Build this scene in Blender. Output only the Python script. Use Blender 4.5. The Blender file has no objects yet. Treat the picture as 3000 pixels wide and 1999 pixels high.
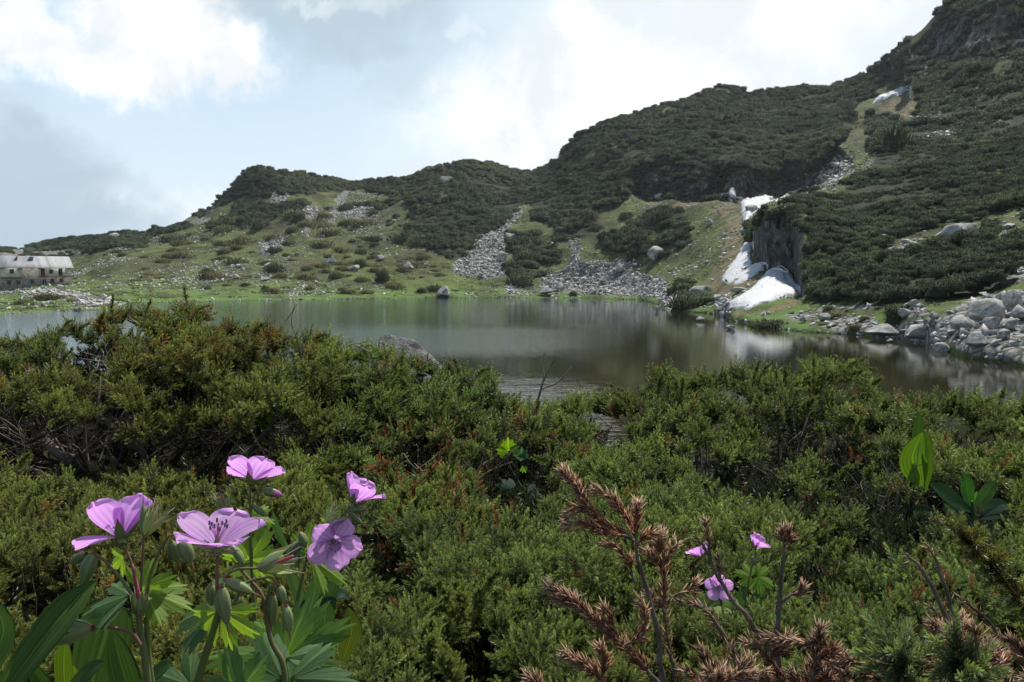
import bpy, bmesh, math, random
import numpy as np
from mathutils import Vector, Matrix
from math import radians, sin, cos, pi

# ------------------------------------------------------------------ camera, world, sun
SC = bpy.context.scene
COL = SC.collection
FPX, HOR, CZ = 2340.0, 820.0, 4.0          # focal length and horizon row on the 3000 px wide photograph, camera height over the lake
PITCH = math.atan((999.5 - HOR) / FPX)
cd = bpy.data.cameras.new('camera'); cam = bpy.data.objects.new('camera', cd); COL.objects.link(cam)
cam.location = (0, 0, CZ); cam.rotation_euler = (pi / 2 - PITCH, 0, 0)
cd.sensor_width = 36; cd.lens = 36 * FPX / 3000; cd.clip_start = 0.02; cd.clip_end = 5000
SC.camera = cam
SC.view_settings.view_transform = 'Standard'; SC.view_settings.look = 'None'
SC.view_settings.exposure = 0.15; SC.view_settings.gamma = 1
SUN_AZ, SUN_EL = radians(32), radians(60)
sunv = Vector((sin(SUN_AZ) * cos(SUN_EL), cos(SUN_AZ) * cos(SUN_EL), sin(SUN_EL)))
sl = bpy.data.lights.new('sun', 'SUN'); sl.energy = 5.0; sl.angle = radians(0.5); sl.color = (1, 0.95, 0.87)
so = bpy.data.objects.new('sun', sl); COL.objects.link(so); so.rotation_euler = sunv.to_track_quat('Z', 'Y').to_euler()
so.location = (40, 60, 120)

def rays(x, y):
    """direction with forward component 1 for photo pixels (x, y)"""
    x = np.asarray(x, float); y = np.asarray(y, float)
    a = (x - 1500) / FPX; b = -(y - 999.5) / FPX
    fy = cos(PITCH) + b * sin(PITCH); fz = -sin(PITCH) + b * cos(PITCH)
    return np.stack([a / fy, np.ones_like(a / fy), fz / fy], -1)
def W3(x, y, D):
    r = rays(x, y); return np.array([0, 0, CZ]) + r * np.asarray(D, float)[..., None]
def azel(x, y):
    r = rays(x, y); return math.atan2(r[0], r[1]), math.atan2(r[2], math.hypot(r[0], r[1]))

class NT:
    """tiny helper for node trees"""
    def __init__(s, nt): s.nt = nt; s.L = nt.links
    def n(s, t, **k):
        nd = s.nt.nodes.new(t)
        for a, b in k.items():
            if a == 'inp':
                for q, v in b.items():
                    if hasattr(v, 'node'): s.L.new(v, nd.inputs[q])
                    else: nd.inputs[q].default_value = v
            else: setattr(nd, a, b)
        return nd
    def m(s, op, a, b=0.0, c=None, clamp=False):
        d = {0: a, 1: b}
        if c is not None: d[2] = c
        return s.n('ShaderNodeMath', operation=op, use_clamp=clamp, inp=d).outputs[0]
    def vm(s, op, a, b): return s.n('ShaderNodeVectorMath', operation=op, inp={0: a, 1: b})
    def mr(s, v, a, b, c=0.0, d=1.0, smooth=True):
        return s.n('ShaderNodeMapRange', interpolation_type='SMOOTHSTEP' if smooth else 'LINEAR', inp={0: v, 1: a, 2: b, 3: c, 4: d}).outputs[0]
    def noise(s, vec, scale, detail=4, rough=.55, dist=0.0):
        return s.n('ShaderNodeTexNoise', inp={'Vector': vec, 'Scale': scale, 'Detail': detail, 'Roughness': rough, 'Distortion': dist})
    def mix(s, f, a, b):
        nd = s.n('ShaderNodeMix', data_type='RGBA')
        for i, v in ((0, f), (6, a), (7, b)):
            if hasattr(v, 'node'): s.L.new(v, nd.inputs[i])
            else: nd.inputs[i].default_value = v if i == 0 else (*v[:3], 1)
        return nd.outputs[2]

world = bpy.data.worlds.new('World'); SC.world = world; world.use_nodes = True
def build_sky():
    nt = world.node_tree; nt.nodes.clear(); t = NT(nt)
    sky = t.n('ShaderNodeTexSky', sky_type='NISHITA', sun_disc=False, sun_elevation=SUN_EL, sun_rotation=SUN_AZ,
              altitude=2200, air_density=1.0, dust_density=1.2, ozone_density=1.0)
    g = t.n('ShaderNodeTexCoord').outputs['Generated']
    sp = t.n('ShaderNodeSeparateXYZ', inp={0: g})
    az = t.m('ARCTAN2', sp.outputs[0], sp.outputs[1]); el = t.m('ARCSINE', sp.outputs[2])
    pos = t.n('ShaderNodeCombineXYZ', inp={0: az, 1: el, 2: 0.0}).outputs[0]
    n1 = t.noise(g, 7, 6, .6, .3); n2 = t.noise(g, 24, 5, .6)
    off = t.vm('ADD', t.vm('SCALE', t.vm('SUBTRACT', n1.outputs['Color'], (.5, .5, .5)).outputs[0], (0, 0, 0)).outputs[0], (0, 0, 0))
    sc = off.inputs[0].links[0].from_node; sc.inputs['Scale'].default_value = .16
    off2 = t.vm('SCALE', t.vm('SUBTRACT', n2.outputs['Color'], (.5, .5, .5)).outputs[0], (0, 0, 0)); off2.inputs['Scale'].default_value = .06
    pd = t.vm('ADD', t.vm('ADD', pos, off.outputs[0]).outputs[0], off2.outputs[0]).outputs[0]
    def blobs(lst, soft=.55):
        acc = None
        for (x, y, rx, ry, amp) in lst:
            a, e = azel(x, y)
            d = t.vm('SUBTRACT', pd, (a, e, 0)).outputs[0]
            d = t.vm('DIVIDE', d, (rx / FPX, ry / FPX, 1)).outputs[0]
            ln = t.vm('LENGTH', d, (0, 0, 0)).outputs['Value']
            v = t.mr(ln, 1 + soft, max(0.02, 1 - soft), 0.0, amp)
            acc = v if acc is None else t.m('MAXIMUM', acc, v)
        return acc
    def lin(c, k=10): return tuple(k * ((v / 255) ** 2.2) for v in c)
    # pale hazy air: thick near the horizon, thinner overhead, whiter towards the sun side
    haze = t.mr(el, radians(46), radians(22), .05, .93)
    haze = t.m('MULTIPLY', haze, t.mr(t.m('ABSOLUTE', az), radians(60), radians(130), 1.0, .5))
    side = t.mr(az, radians(-20), radians(13), 0.0, 1.0)
    low = t.mr(el, radians(22), radians(2), 0.0, 1.0)
    hc = t.mix(side, t.mix(low, lin((176, 212, 236), 10), lin((226, 239, 249), 10)), lin((240, 249, 252), 9.3))
    c = t.mix(haze, sky.outputs[0], hc)
    top = t.mr(el, radians(75), radians(38), 0.0, 1.0)
    grey = blobs([(1000, 40, 270, 130, .95), (760, -30, 260, 100, .9), (1250, 120, 160, 70, .35), (20, 450, 210, 90, .95), (110, 560, 240, 100, 1), (130, 660, 300, 90, 1), (60, 760, 330, 60, 1), (-200, 600, 300, 250, 1),
                  (1190, 245, 90, 70, .35), (2300, -300, 500, 120, .4)], .5)
    c = t.mix(grey, c, lin((180, 199, 212), 10))
    white = blobs([(120, 120, 170, 90, .95), (300, 150, 180, 85, .97), (470, 100, 190, 120, 1), (640, 170, 120, 100, 1), (700, 215, 60, 60, .9), (420, -40, 190, 90, .95),
                   (180, 45, 60, 25, .5), (940, 44, 90, 24, .3), (1080, 30, 90, 30, .25), (1345, 112, 44, 34, .25)], .5)
    shade = t.mr(t.noise(g, 11, 5, .6, .2).outputs[0], .38, .66, 0.0, 1.0)
    c = t.mix(white, c, t.mix(shade, lin((238, 240, 243), 10), lin((255, 255, 255), 12)))
    white2 = blobs([(1640, 230, 170, 150, 1), (1740, 90, 110, 70, .9), (1560, 110, 90, 60, .7), (1480, 360, 190, 120, .9), (1850, 330, 330, 160, 1), (1640, 420, 330, 100, .9), (2350, 60, 260, 90, .8), (2080, 160, 130, 60, .6),
                    (560, 600, 200, 40, .2)], .95)
    c = t.mix(white2, c, t.mix(t.mr(t.noise(g, 6, 6, .6, .3).outputs[0], .36, .60), lin((240, 245, 248), 9.2), lin((255, 255, 255), 12)))
    dk = blobs([(1660, 250, 36, 60, .75), (1650, 300, 50, 36, .6), (1620, 215, 30, 30, .5)], .7)
    c = t.mix(dk, c, lin((232, 236, 244), 10))
    bg = t.n('ShaderNodeBackground', inp={0: c, 1: .1})
    t.L.new(bg.outputs[0], t.n('ShaderNodeOutputWorld').inputs[0])
build_sky()

# ------------------------------------------------------------------ mesh and tag helpers
RNG = np.random.default_rng(7)
def tag(o, label=None, cat=None, group=None, kind=None):
    for k, v in (('label', label), ('category', cat), ('group', group), ('kind', kind)):
        if v: o[k] = v
    return o
def mk(name, V, F, mat, parent=None, smooth=False, col=None, uv=None):
    V = np.asarray(V, np.float32); F = np.asarray(F, np.int32)
    me = bpy.data.meshes.new(name); k = F.shape[1]
    me.vertices.add(len(V)); me.vertices.foreach_set('co', V.ravel())
    me.loops.add(F.size); me.loops.foreach_set('vertex_index', F.ravel())
    me.polygons.add(len(F)); me.polygons.foreach_set('loop_start', np.arange(0, F.size, k, dtype=np.int32))
    me.update(calc_edges=True)
    if smooth: me.polygons.foreach_set('use_smooth', np.ones(len(F), bool))
    if col is not None:
        c = np.ones((len(V), 4), np.float32); c[:, :col.shape[1]] = col
        at = me.color_attributes.new('Col', 'FLOAT_COLOR', 'POINT'); at.data.foreach_set('color', c.ravel())
    me.materials.append(mat)
    o = bpy.data.objects.new(name, me); COL.objects.link(o)
    if parent: o.parent = parent
    return o
def empty(name, loc=(0, 0, 0)):
    o = bpy.data.objects.new(name, None); o.empty_display_size = .1; COL.objects.link(o); o.location = loc; return o
def child(name, V, F, mat, parent, **k):
    """mesh given in world coordinates, parented to something that only has a location"""
    p = parent; off = np.zeros(3)
    while p: off += np.array(p.location); p = p.parent
    return mk(name, np.asarray(V) - off.astype(np.float32) if len(V) > 5000 else np.asarray(V) - off, F, mat, parent, **k)
def rebase(V, loc): return np.asarray(V) - np.asarray(loc)
_T = np.random.default_rng(3).random(65536)
def vnoise(p):
    ip = np.floor(p).astype(np.int64); f = p - ip; f = f * f * (3 - 2 * f); r = 0
    for dx in (0, 1):
        for dy in (0, 1):
            for dz in (0, 1):
                h = ((ip[:, 0] + dx) * 73856093 ^ (ip[:, 1] + dy) * 19349663 ^ (ip[:, 2] + dz) * 83492791) & 0xffffff
                w = (f[:, 0] if dx else 1 - f[:, 0]) * (f[:, 1] if dy else 1 - f[:, 1]) * (f[:, 2] if dz else 1 - f[:, 2])
                r = r + w * _T[(h ^ (h >> 9)) & 65535]
    return r * 2 - 1
def fbm(p, scale, octv=4, seed=0):
    p = np.asarray(p, float) * scale + seed * 17.3; r = 0; a = 1; s = 0
    for i in range(octv): r = r + a * vnoise(p); s += a; a *= .5; p = p * 2.03 + 5.1
    return r / s
def inpoly(x, y, poly):
    x = np.asarray(x); y = np.asarray(y); c = np.zeros(x.shape, bool); n = len(poly); j = n - 1
    for i in range(n):
        xi, yi = poly[i]; xj, yj = poly[j]
        c ^= ((yi > y) != (yj > y)) & (x < (xj - xi) * (y - yi) / ((yj - yi) or 1e-9) + xi); j = i
    return c
def polydist(x, y, poly):
    """distance to the outline, positive inside"""
    d = np.full(np.shape(x), 1e9); n = len(poly)
    for i in range(n):
        ax, ay = poly[i]; bx, by = poly[(i + 1) % n]; vx, vy = bx - ax, by - ay
        t = np.clip(((x - ax) * vx + (y - ay) * vy) / (vx * vx + vy * vy + 1e-9), 0, 1)
        d = np.minimum(d, np.hypot(x - ax - t * vx, y - ay - t * vy))
    return np.where(inpoly(x, y, poly), d, -d)
def sstep(v, a, b):
    t = np.clip((v - a) / (b - a), 0, 1); return t * t * (3 - 2 * t)
def tube(P, R, sides=5, cap=True):
    P = np.asarray(P, float); n = len(P); R = np.broadcast_to(np.asarray(R, float), (n,))
    T = np.gradient(P, axis=0); T /= np.linalg.norm(T, axis=1)[:, None] + 1e-12
    u = np.cross(T[0], [0.31, 0.77, .55]); u /= np.linalg.norm(u); V = []
    for i in range(n):
        u = u - T[i] * np.dot(u, T[i]); u /= np.linalg.norm(u) + 1e-12; w = np.cross(T[i], u)
        a = np.arange(sides) * 2 * pi / sides
        V.append(P[i] + R[i] * (np.cos(a)[:, None] * u + np.sin(a)[:, None] * w))
    V = np.concatenate(V + [P[-1:] + T[-1] * R[-1]]); F = []
    for i in range(n - 1):
        for k in range(sides):
            a = i * sides + k; b = i * sides + (k + 1) % sides; F += [(a, b, b + sides), (a, b + sides, a + sides)]
    for k in range(sides): F.append(((n - 1) * sides + k, (n - 1) * sides + (k + 1) % sides, n * sides))
    return V, np.array(F)
class MB:
    def __init__(s): s.V = []; s.F = []; s.C = []; s.n = 0
    def add(s, V, F, c=None):
        V = np.asarray(V) if getattr(V, 'dtype', None) == np.float32 else np.asarray(V, float); s.V.append(V); s.F.append(np.asarray(F, np.int32) + np.int32(s.n)); s.n += len(V)
        if c is not None:
            c = np.asarray(c); s.C.append(np.broadcast_to(c, (len(V), 3)) if c.ndim == 1 else c)
        return s
    def get(s): return np.concatenate(s.V), np.concatenate(s.F), (np.concatenate(s.C) if s.C else None)
def spline(P, n):
    """smooth curve through the points"""
    P = np.asarray(P, float); m = len(P)
    if m < 3: return P[0] + (P[-1] - P[0]) * np.linspace(0, 1, n)[:, None]
    Q = np.vstack([2 * P[0] - P[1], P, 2 * P[-1] - P[-2]]); out = []
    for u in np.linspace(0, m - 1 - 1e-6, n):
        i = int(u); t = u - i; a, b, c, d = Q[i:i + 4]
        out.append(.5 * (2 * b + (c - a) * t + (2 * a - 5 * b + 4 * c - d) * t * t + (3 * b - a - 3 * c + d) * t ** 3))
    return np.array(out)
BQ = [(0, 1, 2, 3), (7, 6, 5, 4), (0, 4, 5, 1), (1, 5, 6, 2), (2, 6, 7, 3), (3, 7, 4, 0)]
def box(x0, x1, y0, y1, z0, z1):
    V = np.array([(x0, y0, z0), (x0, y1, z0), (x1, y1, z0), (x1, y0, z0), (x0, y0, z1), (x0, y1, z1), (x1, y1, z1), (x1, y0, z1)], float)
    F = [];
    for q in BQ: F += [(q[0], q[1], q[2]), (q[0], q[2], q[3])]
    return V, np.array(F)
def frames(d, up=None, rng=RNG):
    """rotation matrices whose z axis is d, random twist"""
    d = d / (np.linalg.norm(d, axis=1)[:, None] + 1e-12)
    r = rng.normal(size=d.shape); x = np.cross(r, d); x /= np.linalg.norm(x, axis=1)[:, None] + 1e-12
    return np.stack([x, np.cross(d, x), d], -1)
def place(templs, pos, Rm, S, cols, rng=RNG, tcol=None):
    """merge many transformed copies of small templates: arrays only"""
    n = len(pos); which = rng.integers(0, len(templs), n); b = MB()
    for k, tp in enumerate(templs):
        V, F = tp[0], tp[1]; I = np.where(which == k)[0]
        if not len(I): continue
        s = S[I]; s = s[:, None] if s.ndim == 1 else s
        V = np.asarray(V, np.float32); P = np.einsum('nij,nvj->nvi', Rm[I].astype(np.float32), V[None] * s[:, None, :].astype(np.float32)) + pos[I][:, None].astype(np.float32)
        FF = np.asarray(F, np.int32)[None] + (np.arange(len(I), dtype=np.int32) * len(V))[:, None, None]
        tc = tp[2] if len(tp) > 2 else np.ones((len(V), 3))
        C = cols[I][:, None, :].astype(np.float32) * np.asarray(tc, np.float32)[None]
        b.add(P.reshape(-1, 3), FF.reshape(-1, 3), C.reshape(-1, 3))
    return b.get()
def yawm(a):
    c, s = np.cos(a), np.sin(a); M = np.zeros((len(a), 3, 3)); M[:, 0, 0] = c; M[:, 0, 1] = -s; M[:, 1, 0] = s; M[:, 1, 1] = c; M[:, 2, 2] = 1
    return M

# ------------------------------------------------------------------ materials
def new_mat(name):
    m = bpy.data.materials.new(name); m.use_nodes = True; m.node_tree.nodes.clear(); return m, NT(m.node_tree)
def out(t, sh): t.L.new(sh, t.n('ShaderNodeOutputMaterial').inputs[0])
def princ(t, col, rough=.8, spec=.3, normal=None, **k):
    i = {'Base Color': col if hasattr(col, 'node') else (*col[:3], 1), 'Roughness': rough, 'Specular IOR Level': spec}
    if normal is not None: i['Normal'] = normal
    i.update(k); return t.n('ShaderNodeBsdfPrincipled', inp=i).outputs[0]
def bump(t, h, strength=.5, dist=.1, normal=None):
    i = {'Strength': strength, 'Distance': dist, 'Height': h}
    if normal is not None: i['Normal'] = normal
    return t.n('ShaderNodeBump', inp=i).outputs[0]
def vcol(t): return t.n('ShaderNodeAttribute', attribute_name='Col').outputs['Color']
def foliage_mat(name, transl=.35, rough=.45, spec=.35, tint=(1.3, 1.5, .5), var=None):
    """vertex colour is leaf pigment plus, on junipers, painted tip highlights and inner shade; light passes through thin leaves"""
    m, t = new_mat(name); c = vcol(t)
    if var:
        n = t.noise(t.n('ShaderNodeNewGeometry').outputs['Position'], var, 3)
        c = t.n('ShaderNodeHueSaturation', inp={'Color': c, 'Value': t.mr(n.outputs[0], .3, .7, .6, 1.45)}).outputs[0]
    p = princ(t, c, rough, spec)
    tc = t.n('ShaderNodeMix', data_type='RGBA', blend_type='MULTIPLY'); tc.inputs[0].default_value = 1
    t.L.new(c, tc.inputs[6]); tc.inputs[7].default_value = (*tint, 1)
    tr = t.n('ShaderNodeBsdfTranslucent', inp={0: tc.outputs[2]}).outputs[0]
    mx = t.n('ShaderNodeMixShader', inp={0: transl}); t.L.new(p, mx.inputs[1]); t.L.new(tr, mx.inputs[2])
    out(t, mx.outputs[0]); return m
def flat_mat(name, col, rough=.8, spec=.3, nscale=3, nvar=.25, bstr=.3, bd=.02):
    m, t = new_mat(name); o = t.n('ShaderNodeTexCoord').outputs['Object']
    n = t.noise(o, nscale, 6, .6).outputs[0]
    c = t.mix(t.mr(n, .3, .7), tuple(v * (1 - nvar) for v in col), tuple(min(1, v * (1 + nvar)) for v in col))
    out(t, princ(t, c, rough, spec, bump(t, n, bstr, bd))); return m
# ------------------------------------------------------------------ far hillside: a height field round the lake
SHORE = [(-1600, 948), (-600, 935), (-200, 925), (0, 921), (60, 919), (150, 912), (260, 911), (330, 905), (352, 896), (380, 888), (500, 885), (700, 881), (1000, 876), (1300, 873), (1700, 873), (1880, 879), (1930, 893), (1950, 907), (2000, 914), (2060, 917), (2120, 925), (2150, 942),
         (2230, 957), (2350, 972), (2450, 978), (2600, 988), (2700, 1000), (2780, 1030), (2850, 1052), (2930, 1062), (3000, 1076), (3200, 1110), (3600, 1190), (4200, 1320)]
RIDGE = [(-1600, 778), (-600, 752), (-200, 742), (0, 737), (60, 727), (180, 704), (240, 694), (340, 677), (430, 674), (450, 660), (520, 655), (568, 632), (578, 618), (620, 598), (640, 574), (690, 530), (710, 507), (740, 490), (770, 492), (800, 497), (900, 507), (960, 517), (1030, 536),
         (1120, 525), (1200, 512), (1260, 492), (1340, 479), (1400, 474), (1460, 475), (1500, 487), (1550, 497), (1600, 482), (1640, 462), (1652, 432), (1675, 412), (1720, 384), (1780, 357), (1850, 336), (1950, 304), (2040, 279), (2065, 267), (2110, 256), (2150, 260), (2200, 272),
         (2300, 262), (2430, 250), (2500, 236), (2540, 212), (2560, 194), (2600, 168), (2620, 144), (2700, 92), (2730, 58), (2770, 15), (2790, -20), (2900, -90), (3000, -140), (3600, -260), (4200, -300)]
sx, sy = np.array(SHORE, float).T; rx_, ry_ = np.array(RIDGE, float).T
def shore_y(x): return np.interp(x, sx, sy)
def ridge_y(x): return np.interp(x, rx_, ry_)
def shore_D(x):
    y = shore_y(x); r = rays(x, y); return -CZ / r[..., 2]
BACK = [(-1600, 880, 150), (-1600, 840, 210), (-1600, 778, 290), (4200, 0, 190), (4200, 700, 80), (-600, 850, 205), (-600, 752, 330), (0, 880, 135), (0, 850, 188), (0, 800, 232), (0, 760, 272), (0, 737, 330), (180, 885, 128), (180, 848, 192), (300, 880, 148), (300, 840, 190), (300, 780, 240), (300, 720, 290), (300, 682, 330), (600, 860, 170), (600, 800, 210), (600, 720, 258), (600, 650, 300), (600, 608, 325),
        (740, 700, 262), (740, 600, 300), (740, 490, 325), (900, 860, 178), (900, 760, 220), (900, 640, 275), (900, 507, 335), (1050, 700, 245), (1050, 620, 285), (1040, 536, 350), (1200, 860, 182), (1200, 750, 216), (1200, 640, 258), (1200, 512, 320), (1400, 860, 184), (1400, 750, 212), (1400, 600, 262), (1400, 474, 315),
        (1550, 860, 186), (1550, 700, 220), (1550, 600, 262), (1550, 497, 335), (1700, 860, 186), (1700, 760, 196), (1700, 640, 222), (1700, 560, 246), (1700, 400, 296), (1900, 860, 160), (1900, 780, 180), (1900, 690, 196), (1900, 620, 212), (1900, 570, 226), (1900, 500, 230), (1900, 430, 255), (1900, 322, 296),
        (2050, 880, 108), (2050, 800, 142), (2050, 700, 170), (2050, 600, 200), (2050, 575, 208), (2050, 490, 214), (2050, 400, 246), (2050, 275, 300), (2130, 900, 86), (2130, 830, 105), (2130, 760, 128), (2190, 690, 146), (2190, 600, 186), (2180, 570, 196), (2180, 480, 203), (2200, 420, 228), (2200, 272, 296),
        (2270, 575, 198), (2330, 570, 200), (2300, 480, 206), (2300, 400, 232), (2300, 262, 292), (2400, 540, 196), (2430, 470, 202), (2440, 380, 224), (2430, 250, 285), (2520, 470, 196), (2520, 340, 238), (2540, 212, 268), (2620, 300, 236), (2660, 250, 246), (2260, 780, 104), (2260, 700, 125), (2350, 850, 88), (2700, 700, 120), (2700, 400, 190), (2700, 200, 225), (2700, 92, 236), (3000, 700, 110), (3000, 200, 190), (3000, -140, 215), (3600, 0, 190), (3600, 700, 80)]
FRONT = [(2200, 930, 77), (2240, 860, 86), (2240, 800, 88), (2220, 700, 93), (2220, 620, 96), (2300, 585, 101), (2350, 870, 79), (2350, 760, 86), (2350, 660, 91), (2350, 575, 105), (2450, 880, 71), (2450, 800, 78), (2450, 700, 88), (2450, 550, 116), (2550, 930, 59), (2550, 870, 65), (2550, 750, 80), (2550, 600, 104), (2530, 500, 128), (2580, 420, 150),
         (2700, 920, 52), (2700, 850, 60), (2700, 750, 74), (2700, 600, 97), (2700, 450, 132), (2640, 330, 172), (2700, 300, 186), (2700, 180, 216), (2720, 80, 228), (2850, 970, 43), (2850, 870, 54), (2850, 720, 73), (2850, 560, 99), (2850, 400, 140), (2850, 300, 168), (2850, 170, 186), (2850, 40, 200), (2850, -50, 212),
         (3000, 980, 40), (3000, 880, 48), (3000, 720, 66), (3000, 560, 90), (3000, 400, 128), (3000, 250, 160), (3000, 100, 178), (3000, -140, 205), (4200, 1000, 24), (4200, 700, 42), (4200, 300, 95), (4200, -300, 150), (3600, 1000, 30), (3600, 700, 50), (3600, 300, 110), (3600, -260, 170)]
BULGE = [(2195, 655), (2215, 630), (2245, 604), (2310, 582), (2380, 566), (2440, 540), (2510, 505), (2555, 470), (2580, 400), (2625, 345), (2668, 290), (2665, 240), (2640, 170), (2640, 60), (5800, -1200), (5800, 2400), (2120, 2000), (2200, 960), (2352, 872), (2330, 800), (2290, 790), (2250, 782), (2212, 740), (2204, 690)]
def tps(pts):
    P = np.array(pts, float); X = P[:, :2] / 400; n = len(X); v = np.log(P[:, 2])
    def phi(r): return r * r * np.log(r + 1e-9)
    A = np.zeros((n + 3, n + 3)); A[:n, :n] = phi(np.linalg.norm(X[:, None] - X[None], axis=2)) + np.eye(n) * .004
    A[:n, n] = 1; A[:n, n + 1:] = X; A[n, :n] = 1; A[n + 1:, :n] = X.T
    w = np.linalg.solve(A, np.concatenate([v, np.zeros(3)]))
    def f(x, y):
        q = np.stack([x, y], -1) / 400; r = np.linalg.norm(q[..., None, :] - X, axis=-1)
        return np.exp(phi(r) @ w[:n] + w[n] + q @ w[n + 1:])
    return f
shs = np.array([-1600, -1100, -600, -200, 0, 150, 330, 400, 500, 700, 1000, 1300, 1500, 1700, 1880, 2000, 2060, 2120, 2150])
fback = tps(BACK + [(x, float(shore_y(x)), float(shore_D(np.array(float(x))))) for x in shs])
shf = [2230, 2350, 2450, 2600, 2700, 2780, 2850, 3000, 3200, 3600, 4200]
ffront = tps(FRONT + [(x, float(shore_y(x)), float(shore_D(np.array(float(x))))) for x in shf])
NX, NR = 1161, 260
gx = np.linspace(-1600, 4200, NX); gt = np.linspace(0, 1, NR)
GX, GT = np.meshgrid(gx, gt, indexing='ij')
YS, YR = shore_y(gx)[:, None], ridge_y(gx)[:, None]
GY = YS + (YR - YS) * GT
GD = np.empty_like(GX)
for a in range(0, NX, 60):
    s_ = slice(a, a + 60); b_ = sstep(polydist(GX[s_], GY[s_], BULGE), -5, 7)
    GD[s_] = fback(GX[s_], GY[s_]) * (1 - b_) + ffront(GX[s_], GY[s_]) * b_
GB = sstep(polydist(GX, GY, BULGE), -5, 7)
GD[:, 0] = shore_D(gx)
w0 = np.clip(GT / .05, 0, 1); GD = GD * w0 + (shore_D(gx)[:, None]) * (1 - w0) * 1.0 + 0
GD = np.maximum.accumulate(GD, axis=1) + np.arange(NR)[None] * .004
GP = W3(GX, GY, GD)
# region masks (photo outlines, ragged by noise)
PINES = [[(566, 640), (640, 612), (700, 580), (760, 566), (850, 560), (1000, 566), (1060, 560), (1120, 566), (1160, 600), (1130, 618), (1010, 600), (1000, 590), (1270, 590), (1300, 615), (1290, 600), (1290, 560), (1330, 590), (1400, 570), (1450, 590), (1290, 660), (1300, 700), (1330, 740), (1380, 722), (1450, 660), (1480, 630), (1540, 570), (1560, 640), (1620, 660), (1700, 615), (1800, 608), (1850, 565), (1870, 505), (1960, 480), (2060, 470), (2160, 500), (2250, 520), (2330, 530), (2370, 500), (2440, 440), (2480, 400), (2500, 350), (2470, 330), (2560, 290), (2580, 200), (2800, 0), (2400, 100), (1600, 300), (1200, 400), (560, 400)],
         [(1190, 600), (1290, 590), (1400, 600), (1440, 640), (1500, 640), (1460, 665), (1380, 720), (1320, 748), (1270, 735), (1220, 700), (1180, 680), (1230, 640)],
         [(1200, 630), (1400, 560), (1560, 560), (1540, 600), (1480, 640), (1350, 740), (1260, 700)],
         [(1480, 690), (1580, 670), (1600, 700), (1650, 720), (1640, 760), (1560, 770), (1500, 740)], [(1470, 780), (1560, 770), (1600, 800), (1560, 835), (1500, 830)],
         [(1750, 690), (1830, 665), (1900, 610), (1980, 600), (2010, 650), (2030, 700), (2000, 740), (1940, 735), (1900, 750), (1850, 745), (1790, 735)], [(1630, 640), (1740, 620), (1760, 660), (1680, 700), (1620, 690)],
         [(560, 690), (640, 660), (700, 600), (760, 600), (800, 600), (900, 580), (900, 605), (830, 640), (760, 660), (690, 660), (620, 690)],
         [(0, 737), (340, 670), (600, 640), (560, 665), (440, 700), (420, 725), (340, 722), (270, 735), (200, 750), (90, 768), (0, 772)],
         [(2196, 680), (2215, 640), (2300, 590), (2430, 560), (2540, 505), (2575, 460), (2600, 395), (2650, 420), (2680, 380), (2660, 300), (2690, 250), (2740, 200), (2860, 180), (2960, 160), (3100, 100), (3600, 100), (3600, 640), (3060, 640), (2960, 640), (2900, 630), (2920, 700), (3000, 700), (3000, 790), (2900, 800), (2740, 830), (2600, 850), (2500, 868), (2400, 880), (2360, 860), (2345, 740), (2380, 700), (2330, 650), (2250, 640)],
         [(2550, 345), (2680, 360), (2700, 400), (2690, 440), (2640, 460), (2570, 465), (2540, 400)],
         [(2680, 60), (2800, -50), (3600, -300), (3600, 60), (3000, 40), (2900, 0), (2760, 60)], [(2540, 215), (2600, 180), (2700, 200), (2660, 240), (2560, 250)],
         [(2340, 880), (2600, 850), (2750, 845), (2900, 820), (2960, 840), (2820, 870), (2600, 885), (2400, 890)],
         [(1990, 830), (2060, 860), (2080, 895), (2010, 912), (1980, 890)]]
CLIFF = [[(1850, 520), (1960, 480), (2050, 472), (2160, 500), (2250, 515), (2330, 530), (2370, 500), (2450, 440), (2500, 470), (2440, 530), (2380, 565), (2300, 588), (2200, 600), (2100, 592), (1990, 585), (1900, 575), (1850, 560)],
         [(2205, 680), (2240, 640), (2300, 620), (2340, 660), (2352, 700), (2372, 870), (2330, 868), (2290, 800), (2240, 790), (2205, 740)],
         [(2600, 190), (2700, 120), (2780, 50), (2900, 20), (3000, 60), (3100, 100), (2960, 170), (2860, 190), (2760, 220), (2680, 240), (2620, 235)], [(2545, 350), (2600, 330), (2640, 350), (2560, 380)],
         [(568, 650), (600, 606), (640, 574), (700, 512), (730, 500), (700, 545), (640, 600), (600, 640)]]
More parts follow.
